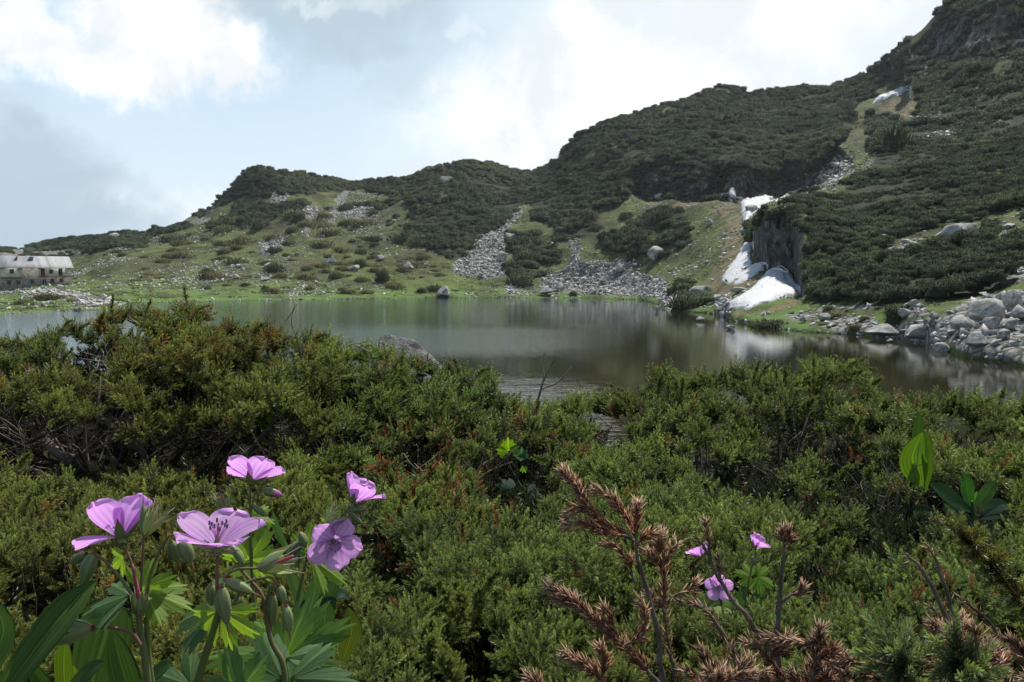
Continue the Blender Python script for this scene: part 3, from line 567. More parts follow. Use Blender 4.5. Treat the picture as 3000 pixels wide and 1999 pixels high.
NAMED = [
    (2725, 925, 0, 0, ''),
    (2462, 995, 0, 0, ''),
    (2592, 992, 115, 50, 'wide pale granite boulder at the waterline, left of a similar one'),
    (2708, 994, 110, 56, 'broad pale boulder at the waterline, right of its wide twin'),
    (2905, 935, 135, 82, 'largest boulder of the right shore pile, a broad grey slab with flat top'),
    (2975, 905, 70, 75, 'tall pale boulder leaning at the top edge of the right shore pile'),
    (2828, 965, 100, 52, 'rounded grey boulder under the big slab of the right shore pile'),
    (2908, 970, 60, 46, 'mid sized pale boulder between the rounded one and the picture edge'),
    (2958, 972, 55, 42, 'grey boulder beside the pale mid sized one above the cobbles'),
    (2862, 1025, 75, 60, 'squat dark grey boulder standing over the brown shallows'),
    (2945, 995, 60, 36, 'flat grey boulder low in the pile beside the grassy corner'),
    (2990, 940, 70, 60, 'pale boulder cut by the right picture edge'),
    (2940, 885, 60, 45, 'pale boulder resting on the back of the largest slab'),
    (2680, 895, 36, 28, 'whitish boulder among the junipers above the waterline twins'),
    (2740, 935, 40, 28, 'small pale boulder in the grass right of the whitish one'),
    (2655, 925, 50, 34, 'pale boulder half buried in green scrub above the left twin'),
    (2418, 942, 38, 24, 'square pale boulder alone in the shore grass left of the cobbles'),
    (2352, 948, 28, 26, 'small white boulder standing in dark scrub by the shore'),
    (2765, 1030, 60, 36, 'dark wet boulder at the water edge right of the twins'),
    (2610, 1003, 30, 14, 'low pale rock in the water before the wide boulder'),
    (2950, 1080, 0, 0, ''),
    (2820, 715, 112, 62, 'huge flat topped boulder sitting in the pine slope at right'),
    (2945, 712, 34, 32, 'pale upright boulder in the pines right of the huge flat topped one'),
    (2960, 668, 40, 18, 'thin slab of rock high in the pines near the right edge'),
    (2595, 700, 44, 20, 'pale wedge of rock poking from the pine slope'),
    (2052, 870, 76, 36, 'flat pale slab boulder beside the foot of the snow'),
    (2112, 878, 40, 22, 'low pale boulder just left of the lower snow tongue'),
    (2166, 846, 66, 20, 'long sloping grey rock between the two lower snow tongues'),
    (2035, 938, 0, 0, ''),
    (2052, 942, 36, 15, 'dark rounded rock in the lake off the snow foot'),
    (2142, 966, 26, 13, 'small dark rock in the water near the dark shore pine'),
    (1925, 915, 18, 20, 'small dark rock standing in the lake left of the shore scrub'),
    (1988, 912, 44, 20, 'mossy grey rock at the waterline under the shore scrub'),
    (2180, 690, 24, 14, 'dark boulder at the pinch of the snow gully'),
    (2122, 700, 24, 14, 'small boulder lying in the brown grass left of the snow'),
    (2203, 632, 60, 30, 'dark wet rock splitting the upper snow field'),
    (1815, 808, 40, 32, 'big pale boulder at the top of the middle scree'),
    (1792, 815, 22, 28, 'upright pale boulder left of the big one topping the scree'),
    (1765, 832, 24, 20, 'grey boulder in the middle of the lower scree'),
    (1640, 855, 44, 28, 'humped grey boulder at the lower left of the middle scree'),
    (1600, 866, 50, 26, 'wide mossy boulder near the far shore under the scree'),
    (1497, 697, 36, 22, 'pale oval boulder perched above the left scree'),
    (1472, 760, 36, 30, 'pale triangular boulder inside the left scree'),
    (1920, 760, 46, 50, 'tall dark boulder hidden in pines above the far meadow'),
    (1302, 872, 46, 34, 'pale boulder heap standing at the far shoreline'),
    (1197, 800, 40, 26, 'dark tilted boulder above the far shoreline meadow'),
    (1248, 785, 16, 18, 'small upright pale boulder in scrub above the shoreline'),
    (788, 790, 46, 16, 'low dark boulder at the foot of the round mound'),
    (775, 827, 30, 12, 'flat dark rock under the round mound'),
    (603, 852, 28, 18, 'round pale boulder alone in the bright shore meadow'),
    (693, 818, 24, 14, 'dark round boulder in the meadow above the pale one'),
    (696, 795, 26, 14, 'pale round boulder uphill from the dark one in the meadow'),
    (303, 886, 25, 26, 'upright cube shaped boulder on the rocky point by the hut'),
    (290, 893, 34, 12, 'dark ledge of rock below the cube shaped boulder'),
    (224, 911, 22, 12, 'pale block at the tip of the rocky point'),
    (322, 905, 14, 12, 'small pale boulder at the water off the rocky point'),
    (312, 825, 34, 12, 'flat pale boulder in the meadow right of the hut'),
    (330, 694, 52, 16, 'broad bare slab near the skyline left of the dark peak'),
    (1935, 572, 36, 24, 'pale boulder below the shaded cliff of the main hill'),
    (1828, 560, 36, 16, 'shaded boulder at the left end of the cliff foot'),
    (1308, 540, 38, 28, 'dark outcrop boulder among pines on the middle hill'),
    (970, 770, 34, 24, 'dark outcrop under the scrubby knoll of the middle slope'),
    (1035, 800, 32, 22, 'second dark outcrop right of the scrubby knoll'),
    (1115, 760, 28, 20, 'pale wedge shaped boulder on the middle slope'),
    (2080, 655, 22, 20, 'lone dark boulder in the bright green slope beside the snow'),
]
k_ = 0
for (x, y, w, h, lb) in NAMED:
    k_ += 1
    if not w: continue
    if x > 2500 and y > 860: w *= .88; h *= .88
    put_boulder(x, y, w, h, lb, G_R if x > 2300 and y > 850 else 'boulders on the slopes and the far shore', 500 + k_)
rb = np.random.default_rng(77)
def many(n, poly, wr, label, group, sd):
    q = np.array(poly); c = 0; tries = 0
    while c < n and tries < 9000:
        tries += 1; x = rb.uniform(q[:, 0].min(), q[:, 0].max()); y = rb.uniform(q[:, 1].min(), q[:, 1].max())
        if not inpoly(np.array(x), np.array(y), poly) or y > shore_y(x) - 1: continue
        w = wr[0] + (wr[1] - wr[0]) * rb.random() ** 2; put_boulder(x, y, w, w * (.45 + .3 * rb.random()), own_label(x, y, w, label, wr[0] * 1.4, wr[0] + (wr[1] - wr[0]) * .55), group, sd + c); c += 1
many(44, [(2560, 972), (2640, 945), (2760, 925), (2850, 880), (3000, 860), (3000, 1066), (2860, 1050), (2780, 1015), (2560, 984)], (12, 36), 'grey cobble', 'small boulders of the right shore pile', 2000)
many(34, [(1580, 850), (1680, 770), (1860, 770), (1940, 830), (1955, 868), (1600, 866)], (9, 22), 'pale scree boulder', 'middling boulders of the broad scree', 2200)
many(26, [(1335, 795), (1410, 700), (1490, 640), (1470, 740), (1480, 810), (1400, 815)], (9, 20), 'pale scree boulder', 'middling boulders of the left scree tongue', 2300)
many(30, [(0, 860), (60, 848), (180, 852), (250, 872), (330, 898), (250, 905), (130, 912), (0, 915)], (8, 26), 'flat pale rock', 'flat rocks on the point below the hut', 2400)
many(40, [(350, 720), (1200, 640), (1250, 860), (400, 880)], (6, 16), 'pale meadow boulder', 'small boulders on the left meadow slope', 2500)
many(16, [(1940, 840), (2010, 850), (2010, 905), (1940, 900)], (10, 24), 'grey headland rock', 'grey rocks on the little headland', 2600)
many(14, [(2040, 660), (2160, 620), (2120, 780), (1960, 860), (1930, 790)], (6, 14), 'pale stone in grass', 'small stones in the green slope', 2700)
# ------------------------------------------------------------------ individual dwarf pines and junipers on the meadow
SH = []
for s_ in range(5):
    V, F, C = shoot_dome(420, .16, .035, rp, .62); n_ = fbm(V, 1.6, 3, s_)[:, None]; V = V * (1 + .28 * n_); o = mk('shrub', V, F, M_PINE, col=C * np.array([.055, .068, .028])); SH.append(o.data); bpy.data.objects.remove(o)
SHO = []
for s_ in range(3):
    V, F, C = shoot_dome(420, .10, .035, rp, .5); n_ = fbm(V, 1.6, 3, s_ + 9)[:, None]; V = V * (1 + .25 * n_); o = mk('shrub', V, F, M_PINE, col=C * np.array([.10, .098, .036])); SHO.append(o.data); bpy.data.objects.remove(o)
def put_shrub(x, y, w, h, label, group, seed, olive=False, name='dwarf_pine', cat='shrub'):
    r = np.random.default_rng(seed); P = T(np.array([float(x)]), np.array([float(min(y, shore_y(x) - .5))]))[0]; k = P[1] / FPX
    L_ = SHO if olive else SH; o = bpy.data.objects.new(name, L_[int(r.integers(len(L_)))]); COL.objects.link(o)
    o.location = (P[0], P[1] + w * k * .2, P[2] - .05); s_ = w * k / 2; o.scale = (s_, s_ * .7, max(.25, h * k / .75)); o.rotation_euler = (0, 0, r.random() * 6.28); o.scale = (s_, s_, o.scale[2])
    tag(o, label, cat, group); return o
SHRUBS = [(2270, 972, 140, 34, 'long dark pine bush leaning over the water left of the cobbles', 0), (2010, 905, 110, 52, 'big dark pine bush on the little headland beside the snow foot', 0), (1985, 858, 80, 26, 'dark low pine on top of the little headland', 0),
          (2640, 930, 100, 50, 'green pine bush among pale boulders behind the waterline twins', 0), (2510, 968, 60, 36, 'dark low bush left of the waterline twin boulders', 1), (2470, 925, 90, 22, 'low juniper cushion on the grass of the right shore', 1),
          (630, 745, 0, 0, '', 0), (704, 715, 60, 30, 'round dark pine alone under the dark peak slope', 0), (356, 755, 34, 20, 'small round dark pine alone above the meadow', 0), (500, 710, 110, 32, 'wide dark pine mound high on the left slope', 0), (270, 742, 44, 20, 'dark pine left of the small round one', 0),
          (100, 752, 60, 18, 'dark pine behind the roof of the hut', 0), (870, 655, 70, 44, 'square dark pine standing between pale stone runs', 0), (760, 675, 80, 40, 'broad dark pine left of the square one', 0), (875, 605, 80, 30, 'dark pine mound beside the upper stone run', 0),
          (1120, 835, 56, 50, 'round dark pine bush above the far shoreline', 0), (1055, 790, 50, 34, 'dark knob of pine on the scrubby knoll', 0), (985, 820, 60, 26, 'flat dark pine left of the round one above the shore', 0), (1190, 700, 120, 40, 'wide pine patch left of the tongue of dark scrub', 0), (1000, 740, 90, 26, 'olive scrub capping the knoll of the middle slope', 1),
          (800, 800, 70, 36, 'dark domed mound overhanging a low rock', 0), (775, 855, 34, 22, 'small dark bush near the far shore left part', 0), (1940, 660, 90, 60, 'tall dark pine cluster in the green slope', 0), (1860, 760, 60, 40, 'dark pine above the big pale scree boulder', 0), (2000, 700, 60, 34, 'dark pine at the right of the tall cluster', 0),
          (1540, 770, 90, 50, 'dark pine thicket between the two screes', 0), (1520, 838, 100, 50, 'dark pine mound at the foot between the screes', 0), (1460, 820, 0, 0, '', 0), (430, 810, 100, 22, 'flat olive juniper mat in the left meadow', 1), (470, 825, 50, 14, 'small dark mat below the flat olive one', 1), (620, 800, 0, 0, '', 1), (130, 880, 110, 36, 'olive cushion of juniper on the point before the hut', 1),
          (60, 893, 70, 26, 'darker juniper cushion at the left of the point', 1), (200, 888, 60, 22, 'juniper cushion at the right of the point', 1), (182, 862, 34, 14, 'dark little bush under the hut wall', 1), (1235, 860, 40, 22, 'dark little bush left of the shoreline boulder heap', 0), (1270, 856, 60, 28, 'dark bush leaning on the shoreline boulder heap', 0),
          (1680, 868, 30, 20, 'tiny dark bush at the far water edge', 0), (2625, 450, 130, 100, 'great rounded pine cap on the rock knob high at right', 0)]
k_ = 0
for (x, y, w, h, lb, ol) in SHRUBS:
    k_ += 1
    if w: put_shrub(x, y, w, h, lb, 'dwarf pines and junipers dotted over the slopes', 900 + k_, bool(ol), 'juniper_cushion' if ol else 'dwarf_pine')
def many_s(n, poly, wr, label, group, sd, olive=False):
    q = np.array(poly); c = 0; tries = 0
    while c < n and tries < 9000:
        tries += 1; x = rb.uniform(q[:, 0].min(), q[:, 0].max()); y = rb.uniform(q[:, 1].min(), q[:, 1].max())
        if not inpoly(np.array(x), np.array(y), poly) or y > shore_y(x) - 4: continue
        w = wr[0] + (wr[1] - wr[0]) * rb.random() ** 1.6; put_shrub(x, y, w, w * (.3 + .15 * rb.random()), own_label(x, y, w, label, wr[0] * 1.4, wr[0] + (wr[1] - wr[0]) * .55), group, sd + c, olive, 'juniper_cushion' if olive else 'dwarf_pine'); c += 1
many_s(64, [(450, 700), (700, 640), (1000, 600), (1200, 640), (1300, 750), (1250, 850), (900, 870), (600, 860), (400, 790)], (36, 120), 'olive juniper mat', 'olive juniper mats on the left meadow slope', 3000, True)
many_s(46, [(580, 680), (700, 600), (1000, 580), (1200, 620), (1280, 740), (1200, 800), (800, 760), (560, 730)], (20, 70), 'dark dwarf pine', 'dark dwarf pines on the left slope', 3200)
many_s(26, [(1000, 760), (1250, 740), (1320, 800), (1300, 860), (900, 866), (880, 800)], (24, 70), 'olive scrub mound', 'scrub mounds above the far shore', 3300, True)
many_s(22, [(1560, 640), (1700, 620), (1850, 620), (1990, 640), (1980, 760), (1850, 770), (1700, 700)], (30, 80), 'dark dwarf pine', 'dark dwarf pines on the green slope', 3400)
many_s(14, [(2420, 900), (2600, 880), (2900, 840), (2960, 860), (2700, 900), (2500, 960), (2380, 960)], (30, 70), 'low juniper cushion', 'low juniper cushions of the right shore', 3500, True)
many_s(10, [(0, 745), (300, 700), (420, 690), (420, 740), (250, 760), (0, 775)], (20, 60), 'dark skyline pine', 'dark dwarf pines along the left skyline', 3600)
# ------------------------------------------------------------------ snow
def snow_mat():
    m, t = new_mat('old_snow'); p = t.n('ShaderNodeNewGeometry').outputs['Position']; n = t.noise(p, 1.6, 5, .65).outputs[0]; n2 = t.noise(t.vm('MULTIPLY', p, (1, .6, 1)).outputs[0], 3.5, 4, .6).outputs[0]
    dr = t.noise(t.vm('MULTIPLY', p, (1.2, .35, 1)).outputs[0], .9, 7, .75, .6).outputs[0]; c = t.mix(t.mr(n, .5, .75, 0, .5), (.60, .61, .62), (.50, .50, .49)); c = t.mix(t.mr(dr, .54, .68, 0, .55), c, (.30, .27, .23)); c = t.mix(t.mr(t.noise(p, 9, 3, .7).outputs[0], .68, .72, 0, .8), c, (.2, .17, .13)); out(t, princ(t, c, .6, .3, bump(t, t.m('ADD', n2, n), .45, .25))); return m
M_SNOW = snow_mat()
def snow(poly, label, thick, seed):
    q = np.array(poly, float); st = max(1.0, (np.ptp(q[:, 0]) + np.ptp(q[:, 1])) / 300); xs = np.arange(q[:, 0].min() - 4, q[:, 0].max() + 4, st); ys = np.arange(q[:, 1].min() - 4, q[:, 1].max() + 4, st)
    X, Y = np.meshgrid(xs, ys, indexing='ij'); Pt = T(X, Y); d = polydist(X, Y, poly) + fbm(Pt.reshape(-1, 3), .6, 3, seed).reshape(X.shape) * 7
    k = thick * (np.clip(d / 9, -1, 1)); k = np.where(k > 0, np.sqrt(np.maximum(k, 0) * thick), k * 5) + fbm(Pt.reshape(-1, 3), .25, 3, seed + 3).reshape(X.shape) * thick * .25 * (d > 4)
    Pt = Pt.copy(); Pt[..., 2] += k + .05; Pt[..., 1] -= np.maximum(k, 0) * .8
    ok = d > -6; I = np.arange(X.size).reshape(X.shape); m_ = ok[:-1, :-1] & ok[1:, :-1] & ok[1:, 1:] & ok[:-1, 1:]
    Fq = np.stack([I[:-1, :-1], I[1:, :-1], I[1:, 1:], I[:-1, 1:]], -1)[m_]; u, inv = np.unique(Fq, return_inverse=True); V = Pt.reshape(-1, 3)[u]; c = V.mean(0)
    o = mk('snow_patch', V - c, inv.reshape(-1, 4), M_SNOW, smooth=True); o.location = c; tag(o, label, 'snow patch', 'old snow patches in the gully')
snow([(2118, 902), (2128, 886), (2165, 864), (2208, 832), (2236, 800), (2262, 778), (2290, 776), (2310, 796), (2335, 830), (2355, 862), (2340, 868), (2290, 874), (2230, 890), (2190, 904), (2150, 908)], 'largest snow patch, a broad tongue spreading at the foot of the rock face', .32, 1)
snow([(2110, 822), (2125, 800), (2150, 765), (2172, 725), (2192, 700), (2204, 690), (2204, 705), (2196, 735), (2202, 775), (2228, 772), (2248, 768), (2238, 786), (2205, 805), (2170, 818), (2135, 826)], 'steep narrow snow tongue running up left of the rock face', .2, 2)
snow([(2171, 590), (2200, 574), (2240, 566), (2262, 578), (2250, 598), (2215, 625), (2190, 650), (2178, 668), (2175, 640)], 'grey shaded snow field at the cliff foot with a dark rock in it', .8, 3)
snow([(2240, 592), (2262, 580), (2290, 578), (2318, 570), (2306, 577), (2270, 590), (2244, 600)], 'thin curved strip of snow edging the pine outcrop', .6, 4)
snow([(2108, 562), (2128, 556), (2148, 544), (2157, 574), (2120, 575)], 'small triangular snow patch under the shaded cliff', .6, 5)
snow([(2556, 306), (2574, 290), (2640, 265), (2668, 254), (2676, 262), (2640, 286), (2600, 302)], 'bright narrow snow strip high near the skyline', .8, 6)
snow([(2172, 676), (2184, 655), (2190, 650), (2182, 672)], 'sliver of snow in the pinch of the gully', .4, 7)
# ------------------------------------------------------------------ mountain hut
def hut():
    D = 190.0; k = D / FPX; base = W3(np.array(105.), np.array(848.), np.array(D)); X = lambda px: (px - 105) * k * .86; Z = lambda py: (848 - py) * k
    root = empty('mountain_hut', base); root.rotation_euler = (0, 0, radians(33)); tag(root, 'two storey stone hut with grey sheet metal roof by the lake', 'hut')
    stone = flat_mat('rubble_stone', (.30, .275, .235), .95, .1, 1.8, .45, .8, .1); white = flat_mat('worn_whitewash', (.62, .60, .55), .9, .1, 1.2, .25); dark = flat_mat('dark_opening', (.022, .02, .017), .7, .3, 2)
    red = flat_mat('faded_red_paint', (.20, .045, .040), .7, .3, 5); teal = flat_mat('teal_paint', (.05, .25, .22), .6, .3, 5); shedm = flat_mat('grey_shed_sheet', (.12, .13, .14), .7, .3, 3); lintel = flat_mat('weathered_beam', (.06, .05, .04), .9, .1, 6)
    def part(nm, b, mt, par=root):
        return mk(nm, b[0], b[1], mt, par)
    Hs = Z(783); x0, x1 = X(-60), X(210); dep = 8.5
    part('wall', box(x0, x1, 0, dep, -1.6, Hs), stone)
    part('rendered_wall', box(X(4), X(67), -.45, -.002, Z(814), Hs - .1), white); part('rendered_wall', box(X(113), X(209.5), -.45, -.002, Z(811), Hs - .1), white)
    part('rendered_wall', box(x0, X(3), -.30, -.002, Z(806), Hs - .1), white)
    part('beam', box(X(3), X(68), -.52, -.45 + .0, Z(815.5), Z(813.6)), lintel); part('beam', box(X(112), X(210), -.52, -.45, Z(813), Z(810.8)), lintel)
    # roof of corrugated sheets, ridge along x
    def rm():
        m, t = new_mat('roof_sheet'); o = t.n('ShaderNodeTexCoord').outputs['Object']; s = t.n('ShaderNodeSeparateXYZ', inp={0: o})
        fx = t.m('FLOOR', t.m('MULTIPLY', t.m('SUBTRACT', s.outputs[0], t.m('MULTIPLY', s.outputs[1], -.12)), 1.5)); wn = t.n('ShaderNodeTexWhiteNoise', noise_dimensions='1D', inp={'W': fx}).outputs[0]
        n = t.noise(t.vm('MULTIPLY', o, (2, .3, 1)).outputs[0], 1.2, 5, .6).outputs[0]
        c = t.mix(wn, (.24, .25, .26), (.40, .41, .41)); c = t.mix(t.mr(n, .56, .68, 0, .7), c, (.24, .19, .17))
        w = t.m('SINE', t.m('MULTIPLY', s.outputs[0], 26)); out(t, princ(t, c, .55, .4, bump(t, w, .5, .05), Metallic=.1)); return m
    rz = Z(750); e = .7; ey = -.95
    V = np.array([(x0 - e, ey, Hs - .15), (x1 + e, ey, Hs - .15), (x1 + .2, dep / 2, rz), (x0 - .2, dep / 2, rz), (x1 + e, dep + .8, Hs - .15), (x0 - e, dep + .8, Hs - .15)])
    V2 = np.concatenate([V, V - [0, 0, .14]]); F = [(0, 1, 2), (0, 2, 3), (3, 2, 4), (3, 4, 5), (6, 8, 7), (6, 9, 8), (9, 10, 8), (9, 11, 10), (0, 6, 7), (0, 7, 1), (1, 7, 8), (1, 8, 2), (2, 8, 10), (2, 10, 4), (5, 4, 10), (5, 10, 11), (0, 3, 9), (0, 9, 6), (3, 5, 11), (3, 11, 9)]
    roof = part('roof', (V2, np.array(F)), rm())
    g = np.array([(x0, 0, Hs - .02), (x0, dep, Hs - .02), (x0, dep / 2, rz - .25), (x0 + .3, 0, Hs - .02), (x0 + .3, dep, Hs - .02), (x0 + .3, dep / 2, rz - .25)]); gf = [(0, 2, 1), (3, 4, 5), (0, 3, 5), (0, 5, 2), (1, 2, 5), (1, 5, 4)]
    part('gable', (g, np.array(gf)), stone); g2 = g.copy(); g2[:, 0] += (x1 - x0) - .3; part('gable', (g2, np.array(gf)), stone)
    cm = flat_mat('chimney_plaster', (.16, .17, .20), .9, .1, 3)
    for cx, w_ in ((55, 4), (98, 10)):
        c_ = part('chimney', box(X(cx - w_ / 2), X(cx + w_ / 2), 2.2, 3.3, Hs + .9, Z(754)), cm, roof); part('cap', box(X(cx - w_ / 2) - .12, X(cx + w_ / 2) + .12, 2.08, 3.42, Z(754) + .002, Z(752.6)), lintel, c_)
    fr = flat_mat('window_frame_wood', (.16, .13, .10), .8, .2, 8); glass, tg = new_mat('window_glass'); out(tg, princ(tg, (.03, .033, .035), .15, .5))
    def win(px, py, w, h, mat_, front, nm='window', pane=True):
        a, b_, c_, d_ = X(px - w / 2), X(px + w / 2), Z(py + h / 2), Z(py - h / 2); y_ = front; mb = MB(); tt = .12
        for bb in (box(a, a + tt, y_ - .06, y_, c_, d_), box(b_ - tt, b_, y_ - .06, y_, c_, d_), box(a + tt, b_ - tt, y_ - .06, y_, d_ - tt, d_), box(a + tt, b_ - tt, y_ - .06, y_, c_, c_ + tt), box((a + b_) / 2 - .04, (a + b_) / 2 + .04, y_ - .055, y_, c_ + tt, d_ - tt)): mb.add(*bb)
        V, F, _ = mb.get(); w_ = mk(nm, V, F, mat_, root); mk('pane' if pane else 'door_leaf', *box(a + tt, b_ - tt, y_ - .03, y_ - .004, c_ + tt, d_ - tt), glass if pane else mat_, w_)
    for px in (38, 152): win(px, 796, 12, 13, fr, -.45)
    for px in (29, 55, 95): win(px, 828 if px < 90 else 825, 12.5, 12.5, fr, 0)
    win(155, 823, 12, 12, red, 0); win(182, 822, 11.5, 11.5, fr, 0); win(-20, 796, 12, 12, fr, -.3); win(-20, 828, 12, 12, fr, 0)
    win(127, 799, 12, 23, red, -.45, 'balcony_door'); win(180, 798, 12, 21, lintel, -.45, 'balcony_door', False); win(131, 826, 13, 14, teal, 0, 'window')
    mk('balcony_panel', *box(X(121), X(134), -.62, -.52, Z(811), Z(803)), red, root)
    for px in (89, 131): mk('porch_post', *box(X(px - 1.3), X(px + 1.3), -1.1, -.85, Z(847), Z(823)), teal, root)
    mk('porch_panel', *box(X(85), X(93), -.95, -.8, Z(846), Z(837)), teal, root)
    sr = empty('shed', (base[0] + X(226) * cos(radians(33)), base[1] + X(226) * sin(radians(33)), base[2])); tag(sr, 'low grey lean-to shed against the right end of the hut', 'shed'); sr.rotation_euler = (0, 0, radians(33))
    mk('wall', *box(-1.0, 1.0, 0, 2.5, -1.2, Z(836)), shedm, sr); V, F = box(-1.15, 1.2, -.2, 2.7, Z(836) + .002, Z(835)); V[:2, 2] += .25; V[4:6, 2] += .25; mk('roof', V, F, lintel, sr)
hut()

# ------------------------------------------------------------------ thin mountain haze
hz_, th = new_mat('thin_haze'); pv = th.n('ShaderNodeVolumePrincipled', inp={'Color': (.86, .92, 1.0, 1), 'Density': .00013, 'Anisotropy': .3}); th.L.new(pv.outputs[0], th.n('ShaderNodeOutputMaterial').inputs[1])
hb = mk('haze', *box(-960, 960, -960, 960, -6, 165), hz_); tag(hb, 'faint bluish air between the near junipers and the far slopes', 'haze', kind='stuff')
# ------------------------------------------------------------------ foreground junipers
rj = np.random.default_rng(41)
SIL = [(-300, 1000), (-100, 1000), (0, 1003), (60, 992), (110, 985), (150, 968), (200, 948), (235, 958), (262, 985), (285, 965), (300, 925), (345, 908), (420, 905), (470, 915), (520, 903), (600, 905), (650, 925), (680, 955), (720, 965), (770, 952), (800, 975), (850, 990), (900, 990), (945, 978), (965, 1003), (1020, 1032), (1080, 1022), (1130, 1022),
       (1180, 1050), (1250, 1062), (1300, 1075), (1340, 1082), (1390, 1092), (1430, 1090), (1400, 1125), (1450, 1150), (1500, 1185), (1560, 1195), (1640, 1200), (1700, 1172), (1760, 1175), (1850, 1185), (1900, 1165), (1935, 1085), (1990, 1115), (2060, 1112), (2120, 1092), (2200, 1078), (2280, 1100), (2330, 1115), (2370, 1060), (2410, 1080), (2440, 1085), (2500, 1065), (2540, 1120), (2600, 1185), (2660, 1195), (2720, 1190), (2800, 1180), (2880, 1172), (2960, 1195), (3050, 1180), (3300, 1190)]
def near_D(x, y):
    d = np.interp(y, [880, 1000, 1100, 1200, 1300, 1400, 1500, 1600, 1700, 1850, 2000, 2150], [4.3, 4.0, 3.75, 3.4, 3.0, 2.5, 1.95, 1.55, 1.25, .98, .80, .70])
    return d
HOLES = [[(-50, 1230), (120, 1240), (250, 1265), (380, 1290), (480, 1270), (600, 1250), (700, 1290), (800, 1260), (850, 1320), (860, 1390), (760, 1430), (560, 1450), (420, 1420), (330, 1440), (150, 1400), (-50, 1400)], [(240, 1060), (320, 1050), (330, 1160), (260, 1170)], [(1180, 1290), (1260, 1300), (1240, 1400), (1180, 1430), (1080, 1350)], [(1360, 1330), (1480, 1350), (1620, 1420), (1580, 1490), (1500, 1480), (1380, 1400)],
         [(2020, 1370), (2150, 1350), (2200, 1430), (2400, 1480), (2420, 1560), (2280, 1540), (2200, 1500), (2060, 1440)], [(2480, 1560), (2560, 1500), (2700, 1480), (2740, 1620), (2700, 1690), (2560, 1680)], [(2200, 1280), (2290, 1290), (2260, 1340)], [(1180, 1650), (1240, 1640), (1260, 1760), (1200, 1800)], [(1060, 1560), (1160, 1590), (1240, 1700), (1170, 1900), (1080, 1800)], [(0, 1740), (140, 1700), (200, 1760), (100, 1880), (0, 1850)], [(330, 1240), (420, 1200), (440, 1260)], [(1780, 1650), (1840, 1620), (1850, 1700)]]
BUSH = [(430, 1300, 3.6, 'broad juniper mound at left with rust tinged top and bare grey limbs showing under it'), (1300, 1350, 3.0, 'juniper in the centre with a rusty dead patch, below the bare twig'), (2180, 1360, 3.0, 'tallest juniper at right, its feathery shoots standing against the lake'),
        (2840, 1400, 2.7, 'juniper cut by the right picture edge behind the broad leaved herbs'), (350, 1760, 1.25, 'low juniper behind the big pink flowers at bottom left'), (1330, 1780, 1.2, 'low juniper with bright yellow green tips at bottom centre'), (2150, 1720, 1.25, 'low juniper behind the small pink flowers at right'), (2760, 1850, 1.05, 'low juniper in the bottom right corner under dead twigs')]
BPOS = [W3(np.array(float(b[0])), np.array(float(b[1])), np.array(b[2])) for b in BUSH]
BROOT = []
for p in BPOS: q = p.copy(); q[2] = bank_z(q[0], q[1]) - .03; BROOT.append(q)
def seg_template(near, rng, L=1.0):
    """one juniper sprig along +z (unit: 1 = its length), needles in whorls"""
    b = MB(); wh = 10 if near else 7; npw = 4
    for i in range(wh):
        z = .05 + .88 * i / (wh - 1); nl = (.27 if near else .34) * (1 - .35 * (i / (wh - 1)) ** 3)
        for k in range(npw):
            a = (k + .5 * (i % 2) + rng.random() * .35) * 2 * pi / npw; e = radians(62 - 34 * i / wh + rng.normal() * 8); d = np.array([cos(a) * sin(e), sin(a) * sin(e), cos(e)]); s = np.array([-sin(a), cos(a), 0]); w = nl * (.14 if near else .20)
            o = np.array([0, 0, z]); mid = o + d * nl * .5; tip = o + d * nl * .95 + np.array([0, 0, nl * .22]); v = .8 + .35 * rng.random(); tv = .34 + 1.30 * (i / wh) ** 1.2  # pale young tips; gradient also paints sunlit tips and shaded bases
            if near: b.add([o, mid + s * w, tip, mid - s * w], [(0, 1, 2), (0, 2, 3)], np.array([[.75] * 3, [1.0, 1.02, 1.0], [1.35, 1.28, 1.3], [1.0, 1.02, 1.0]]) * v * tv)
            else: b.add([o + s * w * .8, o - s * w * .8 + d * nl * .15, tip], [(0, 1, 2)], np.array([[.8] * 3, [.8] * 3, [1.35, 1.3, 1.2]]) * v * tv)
    return b.get()
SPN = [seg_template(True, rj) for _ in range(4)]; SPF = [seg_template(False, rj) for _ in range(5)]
# three side sprigs on a common stalk: the branchlet
def branchlet(tp, rng, n=4):
    b = MB()
    for k in range(n):
        V, F, C = tp[int(rng.integers(len(tp)))]; a = rng.random() * 6.28; e = radians(0 if k == 0 else 38 + 12 * rng.random()); d = np.array([[cos(a) * sin(e), sin(a) * sin(e), cos(e)]]); R = frames(d, rng=rng)[0]; s = (.62 if k == 0 else .46) * (.8 + .4 * rng.random())
        b.add((V * [s, s, s]) @ R.T + [0, 0, .38 if k == 0 else .05 + .38 * k / n], F, C)
    return b.get()
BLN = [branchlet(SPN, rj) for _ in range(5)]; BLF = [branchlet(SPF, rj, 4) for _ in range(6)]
def frond(tp, rng, n=11):
    """a flat feathery spray: side shoots alternate along a drooping axis"""
    b = MB(); sg = rng.choice([-1, 1])
    for k in range(n):
        q = k / (n - 1); V, F, C = tp[int(rng.integers(len(tp)))]; base = np.array([.16 * q * q * sg, 0, q * .78]); s = (.40 - .20 * q) * (.8 + .4 * rng.random())
        d = np.array([[.30 * q * sg + rng.normal() * .16, (1 if k % 2 else -1) * (1.0 - .45 * q), 1.0]]) if k < n - 1 else np.array([[.4 * sg, 0, 1.0]]); R = frames(d, rng=rng)[0]
        b.add((V * s) @ R.T + base, F, C * (.72 + .62 * q))  # colour lightened towards the tip, a painted highlight
    return b.get()
